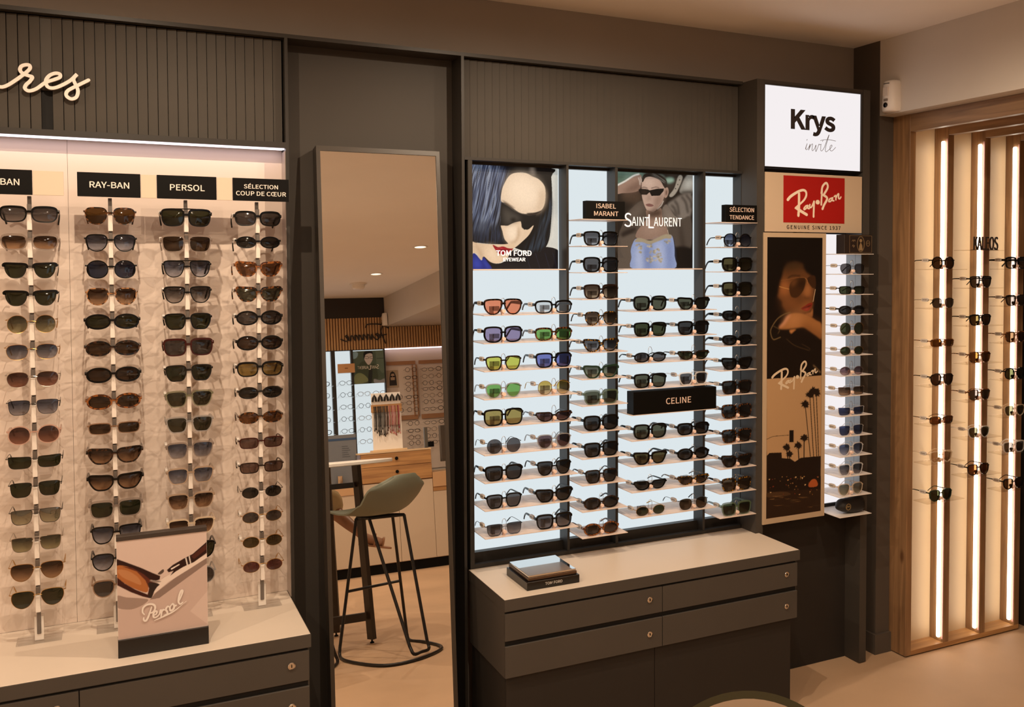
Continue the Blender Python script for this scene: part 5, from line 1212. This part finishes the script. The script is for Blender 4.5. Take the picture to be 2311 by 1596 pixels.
# bar stools
M_ROD = mat('black steel rod', '#16110d', 0.4)
def stool(cx, cy, ang, shell_col, label, group='bar stools at the high table'):
    t = thing('bar_stool', (cx, cy, 0), label, 'stool', group)
    ca, sa = math.cos(ang), math.sin(ang)
    def W(a, b, z): return Vector((cx+a*ca-b*sa, cy+a*sa+b*ca, z))      # +b is towards the backrest
    NU, NV = 16, 22; vs = []
    for side in (0, 1):
        for j in range(NV+1):
            v = j/NV
            if v < 0.5:
                q = v/0.5; b = -0.215+0.31*q; zc = 0.762-0.022*min(1, q*1.6)-0.010*math.sin(PI*q); w = 0.165+0.045*math.sin(PI*q/2)
            else:
                q = (v-0.5)/0.5; b = 0.095+0.095*math.sin(q*PI/2)+0.035*q; zc = 0.740+0.195*q**1.25; w = 0.21+0.012*math.sin(PI*q)
                if q > 0.62: w *= math.sqrt(max(0.02, 1-((q-0.62)/0.40)**2.6*0.62))
            rnd = 0.05*max(0, (v-0.78)/0.22)**1.5
            cu_ = 0.012+0.045*math.exp(-((v-0.52)/0.20)**2)
            for i in range(NU+1):
                u = -1+2*i/NU
                up = cu_*abs(u)**2.2
                fw = -(0.0 if v < 0.35 else 0.065*min(1, (v-0.35)/0.4))*u*u
                p = W(u*w, b+fw, zc+up-rnd*abs(u)**3.5)
                if side: p = p+Vector((0, 0, -0.008))+(W(0, 0.006, 0)-W(0, 0, 0))*(1 if v > 0.5 else 0)
                vs.append(p)
    m = NU+1; T = m*(NV+1); fs = []
    for j in range(NV):
        for i in range(NU):
            a = j*m+i; fs += [(a, a+1, a+m+1, a+m), (T+a, T+a+m, T+a+m+1, T+a+1)]
    for j in range(NV): fs += [(j*m, j*m+m, T+j*m+m, T+j*m), (j*m+NU, T+j*m+NU, T+j*m+m+NU, j*m+m+NU)]
    for i in range(NU): fs += [(i, T+i, T+i+1, i+1), (NV*m+i, NV*m+i+1, T+NV*m+i+1, T+NV*m+i)]
    mb = MB(); mb.add(vs, fs, 0, True); o = mb.build('seat_shell', shell_col, t); fix_normals(o)
    r = 0.0085
    zt = 0.713
    # measured round the stool shown whole in the mirror, kept in the stool's own axes
    c0 = Vector((1.135, 0.87)); a0 = math.radians(-38)
    def Q(px, py, z):
        dx, dy = px-c0.x, py-c0.y
        return W(dx*math.cos(a0)+dy*math.sin(a0), -dx*math.sin(a0)+dy*math.cos(a0), z)
    A0, A1 = Q(1.03, 0.80, zt), Q(0.921, 0.76, 0.05); C0, C1 = Q(1.225, 0.80, zt), Q(1.300, 0.645, 0.05)
    loop = [A1, Q(0.917, 0.785, r), Q(0.935, 0.93, r), Q(1.03, 1.13, r), Q(1.12, 1.20, r), Q(1.256, 1.165, r), Q(1.385, 1.045, r), Q(1.415, 0.93, r), Q(1.37, 0.76, r), Q(1.315, 0.645, r), C1]
    MB().tube([A0]+spline(loop, 4)+[C0], r, 8).build('base_rod', M_ROD, t)
    B0, D0 = Q(1.085, 0.88, zt), Q(1.268, 0.90, zt)
    sled = [Q(1.225, 1.075, 0.06), Q(1.240, 1.10, r*2.6), Q(1.285, 1.075, r*2.6), Q(1.332, 1.035, r*2.6), Q(1.330, 1.015, 0.06)]
    MB().tube([B0]+spline(sled, 4)+[D0], r, 8).build('rear_rod', M_ROD, t)
    L_ = lambda p, q, z: p+(q-p)*((zt-z)/(zt-0.05))
    MB().tube([L_(A0, A1, 0.335), L_(C0, C1, 0.345)], r*0.9, 8).build('footrest', M_ROD, t)
    mb = MB(); mb.tube([A0, B0, D0, C0], r, 8, closed=True); mb.tube([(A0+B0)/2, (C0+D0)/2], r, 8); mb.build('seat_frame', M_ROD, t)
    return t
M_SHELL = mat('grey green shell', '#7d8272', 0.5)
stool(1.135, 0.87, math.radians(-38), M_SHELL, 'grey-green bar stool with black rod base, shown whole in the tall mirror')
stool(0.60, 0.93, math.radians(8), M_SHELL, 'bar stool whose black floor rod shows at the lower left of the mirror')
stool(0.78, -0.56, math.radians(188), M_SHELL, 'bar stool under the seated person in the mirror')

# the seated person: only the crossed bare legs show in the mirror
def skin_body(name, nodes, edges, parent, m, sub=2, root=0):
    me = bpy.data.meshes.new(name); o3 = ORG[parent]
    me.from_pydata([Vector(n[0])-o3 for n in nodes], edges, [])
    o = bpy.data.objects.new(name, me); COL.objects.link(o)
    md = o.modifiers.new('skin', 'SKIN'); md.use_smooth_shade = True
    for i, n in enumerate(nodes):
        r = n[1]; me.skin_vertices[0].data[i].radius = (r, r) if not isinstance(r, tuple) else r
        me.skin_vertices[0].data[i].use_root = (i == root)
    s = o.modifiers.new('sub', 'SUBSURF'); s.levels = sub; s.render_levels = sub
    dg = bpy.context.evaluated_depsgraph_get()
    nm = bpy.data.meshes.new_from_object(o.evaluated_get(dg)); o.modifiers.clear(); o.data = nm
    nm.materials.clear(); nm.materials.append(m)
    for p in nm.polygons: p.use_smooth = True
    o.parent = parent; return o
t = thing('person', (0.80, -0.5, 0), 'seated person in a khaki skirt, crossed bare legs and flat sandals showing in the mirror', 'person')
M_SKIN = mat('skin', '#a87b5d', 0.5, noise_amt=0.05, noise_scale=9)
nodes = [((0.80,-0.56,0.80), 0.125), ((0.79,-0.56,0.93), 0.115), ((0.775,-0.55,1.08), 0.115), ((0.77,-0.54,1.24), 0.125), ((0.77,-0.53,1.33), 0.075), ((0.77,-0.52,1.38), 0.052), ((0.77,-0.505,1.43), 0.062), ((0.77,-0.495,1.50), 0.088), ((0.77,-0.50,1.575), 0.078), ((0.77,-0.505,1.615), 0.04),
  # near leg: thigh, crossed knee, calf, ankle, foot
  ((0.90,-0.50,0.80), 0.088), ((0.945,-0.30,0.79), 0.072), ((0.995,-0.07,0.77), 0.054), ((1.045,0.03,0.695), 0.042), ((1.095,0.135,0.637), 0.036), ((1.138,0.215,0.590), 0.027), ((1.152,0.25,0.568), 0.027), ((1.185,0.255,0.548), 0.029), ((1.235,0.26,0.526), 0.031), ((1.272,0.265,0.518), 0.024),
  # other leg
  ((0.72,-0.50,0.79), 0.088), ((0.84,-0.28,0.76), 0.075), ((0.97,-0.08,0.72), 0.062), ((0.965,-0.06,0.60), 0.052), ((0.95,-0.08,0.48), 0.048), ((0.93,-0.10,0.38), 0.033), ((0.93,-0.09,0.35), 0.035), ((0.94,-0.02,0.33), 0.034), ((0.945,0.05,0.325), 0.028),
  # arms, resting on the thighs
  ((0.93,-0.54,1.27), 0.055), ((0.985,-0.50,1.13), 0.044), ((1.0,-0.44,1.0), 0.037), ((0.99,-0.36,0.95), 0.03), ((0.97,-0.27,0.905), 0.023), ((0.965,-0.23,0.895), 0.026),
  ((0.61,-0.54,1.27), 0.055), ((0.56,-0.50,1.13), 0.044), ((0.57,-0.44,1.0), 0.037), ((0.62,-0.37,0.95), 0.03), ((0.70,-0.30,0.905), 0.023), ((0.735,-0.27,0.895), 0.026)]
edges = [(0,1),(1,2),(2,3),(3,4),(4,5),(5,6),(6,7),(7,8),(8,9),(0,10),(10,11),(11,12),(12,13),(13,14),(14,15),(15,16),(16,17),(17,18),(18,19),(0,20),(20,21),(21,22),(22,23),(23,24),(24,25),(25,26),(26,27),(27,28),(3,29),(29,30),(30,31),(31,32),(32,33),(33,34),(3,35),(35,36),(36,37),(37,38),(38,39),(39,40)]
def finger(h, d, side, L, r, spread):
    global nodes, edges
    hv = Vector(nodes[h][0]); dv = Vector(d).normalized(); sv = Vector(side).normalized()
    p1 = hv+sv*spread+dv*0.012; p2 = p1+dv*L*0.5+Vector((0,0,-0.004)); p3 = p1+dv*L*0.9+Vector((0,0,-0.016))
    k = len(nodes)
    nodes += [(tuple(p1), r*1.1), (tuple(p2), r), (tuple(p3), r*0.8)]
    edges += [(h, k), (k, k+1), (k+1, k+2)]
for h, d, sd, sg in ((34, (-0.1,1,-0.2), (1,0,0), 1), (40, (0.7,0.7,-0.2), (0.7,-0.7,0), 1)):
    for q, L in ((-0.027, 0.055), (-0.009, 0.07), (0.009, 0.074), (0.027, 0.066)): finger(h, d, sd, L, 0.0085, q)
    dv = Vector(d).normalized(); sv = Vector(sd).normalized()
    finger(h-1, dv-sv*0.8, sv, 0.05, 0.0095, -0.02)
o = skin_body('body', nodes, edges, t, M_SKIN)
# toes and nose as part of the same painted body are too small to see; face details
hb = MB()
hc = Vector((0.77,-0.497,1.515))
for s in (-1, 1):
    e = MB(); e.lathe([(0.002, 0.010), (0.009, 0.007), (0.0115, 0.0), (0.009, -0.006), (0.002, -0.009)], (hc.x+s*0.030, hc.y+0.080, hc.z+0.012), 'Z', 12); o = e.build('eye', mat('eye', '#e8e2da', 0.2), t)
n_ = MB(); n_.add([(hc.x, hc.y+0.078, hc.z+0.016), (hc.x-0.011, hc.y+0.082, hc.z-0.024), (hc.x+0.011, hc.y+0.082, hc.z-0.024), (hc.x, hc.y+0.107, hc.z-0.020), (hc.x, hc.y+0.06, hc.z-0.01)], [(0,1,3),(0,3,2),(1,2,3),(0,4,1),(0,2,4),(1,4,2)], 0, True); o = n_.build('nose', M_SKIN, t); fix_normals(o)
l_ = MB(); l_.tube([(hc.x-0.022, hc.y+0.076, hc.z-0.043), (hc.x-0.008, hc.y+0.086, hc.z-0.040), (hc.x+0.008, hc.y+0.086, hc.z-0.040), (hc.x+0.022, hc.y+0.076, hc.z-0.043)], lambda q: 0.0025+0.003*math.sin(PI*q), 8); l_.build('mouth', mat('lip', '#9a5a4a', 0.45), t)
# hair
mb = MB(); vs = []; NA, NB = 20, 12
for j in range(NB+1):
    b = j/NB
    for i in range(NA+1):
        a = PI*0.12+ (2*PI-PI*0.24)*i/NA+PI/2
        th_ = b*PI*0.62
        r = 0.103+0.004*math.sin(9*a)
        drop = 0 if b < 0.75 else (b-0.75)*0.55
        vs.append((hc.x+r*math.sin(th_)*math.cos(a), hc.y-0.008+r*1.05*math.sin(th_)*math.sin(a), hc.z+0.012+r*math.cos(th_)-drop))
m = NA+1
mb.add(vs, [(j*m+i, j*m+i+1, (j+1)*m+i+1, (j+1)*m+i) for j in range(NB) for i in range(NA)], 0, True)
o = mb.build('hair', mat('brown hair', '#3a2618', 0.5), t)
sm = o.modifiers.new('thick', 'SOLIDIFY'); sm.thickness = 0.012; sm.offset = -1
# clothing
skirt = [((0.80,-0.57,0.90), 0.15), ((0.80,-0.56,0.80), 0.155), ((0.86,-0.48,0.805), 0.135), ((0.92,-0.33,0.80), 0.120), ((0.96,-0.17,0.775), 0.118), ((0.975,-0.04,0.757), 0.120), ((0.985,0.07,0.752), 0.112), ((0.76,-0.46,0.80), 0.12), ((0.85,-0.28,0.77), 0.105), ((0.93,-0.12,0.745), 0.095)]
skin_body('skirt', skirt, [(0,1),(1,2),(2,3),(3,4),(4,5),(5,6),(1,7),(7,8),(8,9)], t, mat('khaki cloth', '#cbbc95', 0.8, noise_amt=0.05, noise_scale=30), 2, 1)
top = [((0.79,-0.56,0.90), 0.138), ((0.785,-0.555,1.0), 0.128), ((0.775,-0.55,1.12), 0.13), ((0.77,-0.54,1.24), 0.137), ((0.77,-0.535,1.305), 0.09), ((0.925,-0.54,1.265), 0.066), ((0.965,-0.52,1.19), 0.06), ((0.615,-0.54,1.265), 0.066), ((0.577,-0.52,1.19), 0.06)]
skin_body('blouse', top, [(0,1),(1,2),(2,3),(3,4),(3,5),(5,6),(3,7),(7,8)], t, mat('cream blouse', '#d8cbb8', 0.8), 2, 2)
M_SAND = mat('sandal leather', '#a97b58', 0.5)
def sandal(heel, toe, nm=''):
    heel, toe = Vector(heel), Vector(toe); d = (toe-heel); L = d.length; d.normalize(); sd = d.cross(Vector((0,0,1))).normalized(); up = sd.cross(d)
    sole = MB(); pr = [(0, 0.022), (0.12, 0.03), (0.3, 0.03), (0.55, 0.033), (0.75, 0.04), (0.9, 0.036), (1.0, 0.018)]
    A_ = [heel+d*L*a+sd*w for a, w in pr]+[heel+d*L*a-sd*w for a, w in pr[::-1]]
    n = len(A_); sole.add(A_+[p-up*0.010 for p in A_], [tuple(range(n)), tuple(range(n, 2*n))[::-1]]+[(i, n+i, n+(i+1) % n, (i+1) % n) for i in range(n)], 0)
    o = sole.build('sandal', M_SAND, t); fix_normals(o)
    for a, h in ((0.72, 0.052), (0.45, 0.066)):
        s = MB(); s.sweep([heel+d*L*a+sd*0.036*math.cos(q)+up*h*math.sin(q) for q in [PI*i/10 for i in range(11)]], [(-0.006, -0.0015), (0.006, -0.0015), (0.006, 0.0015), (-0.006, 0.0015)]); s.build('strap', M_SAND, o).location = -Vector((0,0,0))
sandal((1.125,0.245,0.532), (1.312,0.268,0.488)); sandal((0.925,-0.13,0.308), (0.95,0.095,0.285))

# rear desk with drawer box
M_DESK = mat('desk front white', '#cdbba6', 0.5)
t = thing('rear_desk', (1.8, -2.7, 0), 'long rear desk with pale doors and oak top edge, reflected in the tall mirror', 'desk')
MB().box(0.3, 3.2, -3.1, -2.47, 0.085, 0.66).build('carcass', M_DESK, t)
for a, b in ((0.995, 1.302), (1.305, 1.611), (1.614, 1.910), (1.913, 2.219), (2.222, 2.53), (2.533, 2.84)):
    MB().bbox(a, b, -2.469, -2.45, 0.09, 0.775 if b < 2.23 else 0.66, 0.001).build('door', M_DESK, t)
MB().box(0.3, 3.2, -3.1, -2.49, 0.0, 0.0848).build('plinth', M_BLACK, t)
MB().bbox(2.222, 3.2, -3.15, -2.45, 0.662, 0.70, 0.001).build('edge_board', M_OAKH, t)
MB().bbox(2.222, 3.2, -3.15, -2.44, 0.701, 0.83, 0.001).build('desk_top', mat('desk top', '#c9a27a', 0.5), t)
MB().bbox(0.3, 1.60, -3.15, -2.44, 0.701, 0.79, 0.001).build('desk_top', MATS['desk top'], t)
t = thing('drawer_box', (1.89, -2.8, 0.78), 'oak drawer box with two drawers and dark knobs on the rear desk', 'drawer box')
MB().box(1.604, 2.216, -3.12, -2.462, 0.776, 1.035).build('carcass', M_OAKH, t)
for z0, z1, kz in ((0.785, 0.916, 0.866), (0.919, 1.033, 0.982)):
    d = MB().bbox(1.602, 2.218, -2.461, -2.443, z0, z1, 0.001).build('drawer', M_OAKH, t)
    k = MB(); k.lathe([(0.011, 0), (0.011, -0.004), (0.015, -0.012), (0.012, -0.018)], (1.907, -2.443, kz), 'Y', 16); k.build('knob', M_BLACK, d)
MB().bbox(1.575, 2.222, -3.13, -2.44, 1.036, 1.05, 0.001).build('top_board', mat('pale oak top', '#d9bd98', 0.5), t)
# spectacle cord stand on the drawer box
t = thing('cord_stand', (1.87, -2.6, 1.051), 'white board stand hung with spectacle cords on the rear drawer box', 'accessory stand')
MB().bbox(1.742, 2.003, -2.615, -2.60, 1.066, 1.573, 0.001).build('board', M_WHITE, t)
MB().bbox(1.72, 2.03, -2.66, -2.54, 1.0502, 1.066, 0.001).build('base', mat('pale oak top', '#d9bd98', 0.5), t)
MB().bbox(1.735, 2.01, -2.599, -2.594, 1.40, 1.47, 0.001).build('header_strip', M_OAKH, t)
random.seed(5)
CORD = [mat('cord '+n, c, 0.6) for n, c in (('black', '#15110f'), ('brown', '#4a2c1d'), ('red', '#8c2f38'), ('pink', '#c98f8c'), ('tan', '#a98a68'), ('grey', '#5a524c'))]
for i in range(30):
    x = 1.757+0.0079*i+random.uniform(-.002, .002); zb = 1.20+random.random()*0.07; ci = (0 if i < 11 else random.choice([0, 1, 1, 5]) if i < 17 else random.choice([1, 2, 3, 3, 4, 2]))
    mb = MB(); mb.tube([(x, -2.592, 1.455), (x+0.002, -2.588, 1.36), (x-0.002, -2.588, 1.28), (x+0.001, -2.588, zb)], 0.003, 5); mb.lathe([(0.002, 0), (0.0045, -0.006), (0.0045, -0.016), (0.002, -0.02)], (x+0.001, -2.588, zb), n=6)
    tag(mb.build('spectacle_cord', CORD[ci], origin=(x, -2.592, 1.455)), 'thin spectacle cord hanging on the white board stand in the mirror', 'spectacle cord', 'cords on the board stand')
for i in range(5):
    x = 1.767+0.053*i
    mb = MB(); mb.tube([(x-0.017, -2.592, 1.50), (x-0.012, -2.585, 1.53), (x, -2.583, 1.555), (x+0.012, -2.585, 1.53), (x+0.017, -2.592, 1.50)], 0.0095, 7)
    tag(mb.build('head_strap', CORD[0], origin=(x, -2.59, 1.50)), 'black looped sports strap along the top of the cord stand', 'strap', 'black straps on the cord stand')
# monitor
t = thing('monitor', (2.42, -2.7, 0.831), 'dark computer monitor seen edge-on at the right edge of the mirror', 'monitor')
def rotbox(cx, cy, z0, z1, hx, hy, ang, b=0.003):
    mb = MB().bbox(-hx, hx, -hy, hy, z0, z1, b); ca, sa = math.cos(ang), math.sin(ang)
    mb.v = [(cx+v[0]*ca-v[1]*sa, cy+v[0]*sa+v[1]*ca, v[2]) for v in mb.v]; return mb
rotbox(2.585, -2.73, 0.915, 1.245, 0.25, 0.014, math.radians(-22)).build('screen', mat('monitor shell', '#57504a', 0.5), t)
MB().bbox(2.45, 2.72, -2.86, -2.66, 0.8302, 0.845, 0.002).build('base', M_BLACK, t)
MB().bbox(2.56, 2.61, -2.79, -2.75, 0.84, 1.05, 0.002).build('stand', M_BLACK, t)
t = thing('desk_post', (2.24, -2.72, 1.051), 'short grey post with a clamp beside the monitor in the mirror', 'equipment')
MB().bbox(2.228, 2.258, -2.735, -2.705, 1.051, 1.24, 0.002).build('post', mat('post grey', '#5b5650', 0.4), t)
MB().bbox(2.2585, 2.31, -2.75, -2.69, 1.056, 1.105, 0.004).build('clamp', M_BLACK, t)
# info panel standing on the near end of the rear desk
t = thing('info_board', (1.33, -2.6, 0.79), 'blue-grey information board at the left edge of the mirror', 'board')
MB().bbox(1.06, 1.585, -2.56, -2.55, 0.7905, 1.225, 0.001).build('panel', mat('blue grey board', '#6f747c', 0.5), t)
MB().box(1.06, 1.585, -2.5495, -2.549, 1.175, 1.195).build('stripe', mat('blue stripe', '#2f4a6e', 0.5), t)
mb = MB()
for k in range(6): mb.box(1.46, 1.53-0.01*(k % 3), -2.5495, -2.549, 1.03+0.018*k, 1.036+0.018*k)
mb.build('print', mat('board print', '#4f545c', 0.5), t)
t = thing('chrome_holder', (1.43, -2.52, 0.79), 'small chrome holder on the rear desk below the high table edge', 'holder')
mb = MB(); mb.lathe([(0.028, 0), (0.028, 0.005), (0.022, 0.008), (0.022, 0.075), (0.026, 0.08)], (1.425, -2.49, 0.7905), n=20); mb.build('cup', M_CHROME, t)

# rear wall: slatted band, lettering, lit shelves, poster, pale display
YW = -3.59
mb = MB(); k = 0; x = -0.4
while x < 3.59:
    mb.box(x, x+0.017, YW-0.012, YW+0.004, 2.076, 2.296 if x > 2.07 else 2.396); x += 0.0275
mb.box(-0.4, 3.6, YW-0.0595, YW-0.012, 2.076, 2.296, 1); mb.box(-0.4, 2.088, YW-0.059, YW-0.012, 2.296, 2.3965, 1)
tag(mb.build('slatted_band', [mat('slat oak', '#c39a6c', 0.5), mat('slat gap', '#8a6444', 0.7)], origin=(1.6, YW, 2.076)), 'vertical oak slat band behind the dark script lettering, seen in the mirror', 'wall cladding')
# the word, readable from inside the shop and reversed in the mirror
XA = lambda u: 2.123-(u)*0.475
mb = MB()
def rear_script(strokes, w):
    for st in strokes:
        pts = spline([Vector((XA(p[0]), 2.129+p[1]*0.20)) for p in st], 7)
        sub = MB(); ribbon(sub, pts, w, 0, 0.008); sub.v = [(v[0], YW+0.006+(-v[1]), v[2]) for v in sub.v]; mb.add(sub.v, sub.f)
rear_script([[(0.0,0.76),(0.10,0.93),(0.28,1.0),(0.44,0.98),(0.48,0.84)], [(0.12,0.95),(0.16,0.6),(0.11,0.2),(0.08,0.0)], [(0.05,0.45),(0.16,0.42),(0.24,0.48)],
    [(0.17,0.30),(0.24,0.38),(0.27,0.48),(0.23,0.50),(0.20,0.34),(0.25,0.20),(0.32,0.32),(0.36,0.48),(0.37,0.22),(0.41,0.42),(0.45,0.46),(0.45,0.22),(0.50,0.42),(0.54,0.46),(0.54,0.22),(0.58,0.34),(0.62,0.46),(0.63,0.2),(0.67,0.42),(0.71,0.44),(0.71,0.2),(0.75,0.4),(0.79,0.42),(0.80,0.2),(0.85,0.26),(0.90,0.42),(0.87,0.46),(0.84,0.30),(0.89,0.17),(1.0,0.28)]], 0.011)
tag(mb.build('script_lettering', M_LETTERD, origin=(1.88, YW, 2.129)), 'dark script word on the oak slat band, reversed in the tall mirror', 'lettering')
t = thing('rear_lit_display', (1.5, YW, 0.66), 'backlit rear shelves of eyeglasses reflected at left in the mirror', 'display unit')
for a, b in ((0.9, 1.543), (1.582, 1.733), (1.757, 2.06)): MB().box(a, b, YW-0.035, YW-0.03, 0.80, 2.07).build('light_panel', M_LIT, t)
f = MB()
for a, b in ((1.5435, 1.5815), (1.7335, 1.7565), (2.0605, 2.072)): f.box(a, b, YW-0.05, YW+0.02, 0.80, 2.0755)
f.box(0.9, 2.0605, YW-0.05, YW-0.0, 2.07, 2.0755); f.build('frame', M_FRAME, t)
MB().box(0.9, 2.072, YW-0.0595, YW-0.0505, 0.79, 2.0755).build('backing', M_GAP, t)
def eyeglasses(x, y, z, r, frame, label, group, shape=0):
    """small plain-lens pair facing +Y, one mesh"""
    mb = MB(); n = 20
    for s in (-1, 1):
        c = s*0.034
        e = (1.2, 0.92) if shape == 0 else (1.0, 1.0) if shape == 1 else (1.2, 0.72)
        mb.tube([(x+c+r*e[0]*math.cos(2*PI*i/n), y, z+r*e[1]*(1+0.0)+r*e[1]*math.sin(2*PI*i/n)) for i in range(n)], 0.0021 if frame != 'black' else 0.0028, 5, closed=True)
        mb.tube([(x+s*(0.034+r*e[0]), y, z+r*1.2), (x+s*(0.036+r*e[0]), y-0.06, z+r*1.2), (x+s*0.06, y-0.115, z+0.004)], 0.0014 if frame != 'black' else 0.002, 5)
    mb.tube([(x-0.034+r, y, z+r*1.15), (x, y, z+r*1.4), (x+0.034-r, y, z+r*1.15)], 0.0016, 5)
    return tag(mb.build('eyeglasses', frame_mat(frame), origin=(x, y, z)), label, 'eyeglasses', group)
FC = ['black metal', 'dark brown', 'gunmetal', 'black', 'silver', 'tortoise']
rows = [1.721, 1.604, 1.486, 1.368, 1.252]
for ci, (xs, x0, x1, nm) in enumerate((((1.45,), 1.30, 1.543, 'left'), ((1.665,), 1.583, 1.732, 'middle'), ((1.835, 1.985), 1.758, 2.059, 'right'))):
    zs = rows if ci < 2 else [z-0.0 for z in rows[1:]]+[1.137]
    for i, z in enumerate(zs):
        tag(MB().box(x0, x1, YW-0.029, YW+0.11, z-0.003, z).build('rear_shelf', M_ACR, origin=((x0+x1)/2, YW, z)), '%s clear shelf in the %s part of the rear lit display' % (ORD[i], nm), 'shelf', 'rear clear shelves')
        for j, x in enumerate(xs):
            eyeglasses(x, YW+0.09, z+0.002, 0.022, ['black', 'gunmetal', 'silver'][ci] if i % 2 == 0 else ['dark brown', 'black metal', 'gunmetal'][ci], 'clear eyeglasses on %s shelf%s, %s part of rear lit display' % (ORD[i], '' if len(xs) == 1 else (', left pair', ', right pair')[j], nm), 'eyeglasses on the rear lit display', i % 2)
t = thing('rear_sign', (1.682, YW+0.1, 1.845), 'tan sign block beside the rear poster, seen in the mirror', 'sign')
MB().bbox(1.60, 1.764, YW+0.03, YW+0.05, 1.845, 1.936, 0.001).build('plate', mat('tan sign', '#cf9c6c', 0.5), t)
mb = MB().box(1.60, 1.764, YW-0.029, YW+0.05, 1.8405, 1.8449); mb.build('shelf', M_ACR, t)
w = text_mesh('Style', 1.664, 1.70, 1.884, 1.898, 0, 0.0005); 
MB().box(1.667, 1.697, YW+0.0502, YW+0.0505, 1.886, 1.896).build('lettering', mat('tan print', '#8a5f3a', 0.5), t)
# rear poster
t = thing('rear_poster', (1.911, YW+0.02, 1.731), 'rear poster of a person in glasses and olive jacket, reversed in the mirror', 'poster')
MB().box(1.757, 2.066, YW+0.0, YW+0.006, 1.731, 2.06).build('sheet', mat('rear sheet', '#5d5f45', 0.5), t)
bq = quad((285,588), (553,570), (570,850), (300,868), 1.757, 2.066, 1.731, 2.06)
A = Art(bq, YW+0.0064, 1.757, 2.066, 1.731, 2.06, 0.25, res=360, base='#585a40', back=True)
A.poly('#585a40', [(285,588),(553,570),(570,850),(300,868)], False)
A.poly('#6b6c50', [(480,575),(553,570),(565,760),(540,770),(490,700)], False).poly('#4a4b36', [(490,640),(553,636),(555,642),(490,646)], False)
A.poly('#93a097', [(287,590),(330,600),(320,640),(288,650)])
A.poly('#4a4a30', [(340,700),(390,670),(430,700),(470,690),(500,760),(500,830),(430,850),(330,862),(300,840)])
A.poly('#8a8350', [(302,800),(340,770),(390,790),(420,840),(310,864)]).poly('#2c2a20', [(430,720),(455,740),(450,850),(420,850)])
A.poly('#d8b497', [(385,600),(440,590),(458,640),(440,685),(420,700),(400,680),(385,650)])
A.poly('#1c1712', [(380,595),(410,580),(450,585),(456,605),(430,600),(395,615),(385,650),(378,630)])
A.line('#14110e', [(385,632),(410,628),(425,640),(412,648),(392,645)], 0.004).line('#14110e', [(430,632),(460,625),(462,640),(445,645),(432,640)], 0.004)
A.poly('#a09080', [(470,820),(520,830),(560,815),(567,848),(480,858)])
A.build('print', t)
q_ = MB()
for ch, a, b, z0, z1 in (('S', 1.986, 2.008, 1.874, 1.918), ('AINT', 1.925, 1.984, 1.878, 1.908), ('L', 1.905, 1.926, 1.87, 1.914), ('AURENT', 1.797, 1.905, 1.878, 1.908)):
    w = text_mesh(ch, -b, -a, z0, z1, 0, 0.0006); q_.add([(-v[0], YW+0.0085-v[1], v[2]) for v in w.v], w.f)
q_.build('lettering', mat('rear letters', '#efe9dc', 0.5), t)
# pale rear display with light strip
t = thing('rear_wall_display', (2.7, YW, 0.9), 'pale rear wall display of eyeglasses under a pinkish light strip, in the mirror', 'display unit')
MB().box(2.073, 3.55, YW-0.055, YW-0.05, 0.84, 2.07).build('back_panel', M_PANEL, t)
MB().box(2.073, 3.55, YW-0.02, YW-0.005, 2.0655, 2.0755).build('light_strip', M_LEDP, t)
for a, b in ((2.09, 2.385), (2.42, 2.75)):
    MB().bbox(a, b, YW-0.035, YW-0.03, 1.905, 1.942, 0.0005).build('header_plate', mat('tan header', '#a87a56', 0.5), t)
    MB().bbox(a, b, YW-0.035, YW-0.03, 1.345, 1.39, 0.0005).build('header_plate', MATS['tan header'], t)
for x in (2.352, 2.39): MB().box(x-0.006, x+0.006, YW-0.03, YW-0.02, 1.38, 1.90).build('pole', mat('tan header', '#a87a56', 0.5), t)
mb = MB().bbox(2.092, 2.205, YW-0.049, YW-0.045, 1.68, 1.855, 0.0005); p = mb.build('photo_card', mat('photo card', '#b9a48c', 0.5), t)
mb = MB()
mb.prism([(2.115,1.70),(2.19,1.70),(2.185,1.79),(2.172,1.83),(2.15,1.845),(2.128,1.83),(2.118,1.78)], YW-0.0449, YW-0.0446); mb.build('print', mat('photo dark', '#2c241e', 0.5), p)
mb = MB(); mb.prism([(2.13,1.755),(2.17,1.755),(2.172,1.79),(2.165,1.82),(2.14,1.82),(2.128,1.79)], YW-0.0446, YW-0.0443); mb.build('print', mat('photo skin', '#bfa287', 0.5), p)
mb = MB(); mb.box(2.128, 2.148, YW-0.0443, YW-0.044, 1.785, 1.797); mb.box(2.152, 2.172, YW-0.0443, YW-0.044, 1.785, 1.797); mb.build('print', M_BLACK, p)
up_rows = [1.845, 1.771, 1.702, 1.646, 1.574, 1.511, 1.440]; lo_rows = [1.303, 1.233, 1.163, 1.104]
cn = ['first', 'second', 'third', 'fourth']
for ci, x in enumerate((2.17, 2.325, 2.497, 2.645)):
    for part, rs_ in (('upper', up_rows), ('lower', lo_rows)):
        for i, z in enumerate(rs_):
            if ci == 0 and part == 'upper' and i < 4: continue
            if ci == 0 and part == 'lower': continue
            eyeglasses(x, YW+0.02, z-0.02, 0.022, FC[(i*2+ci) % 6], 'clear eyeglasses, %s in %s column, %s block of pale rear display' % (ORD[i], cn[ci], part), 'eyeglasses on the pale rear display', (i+ci) % 3)
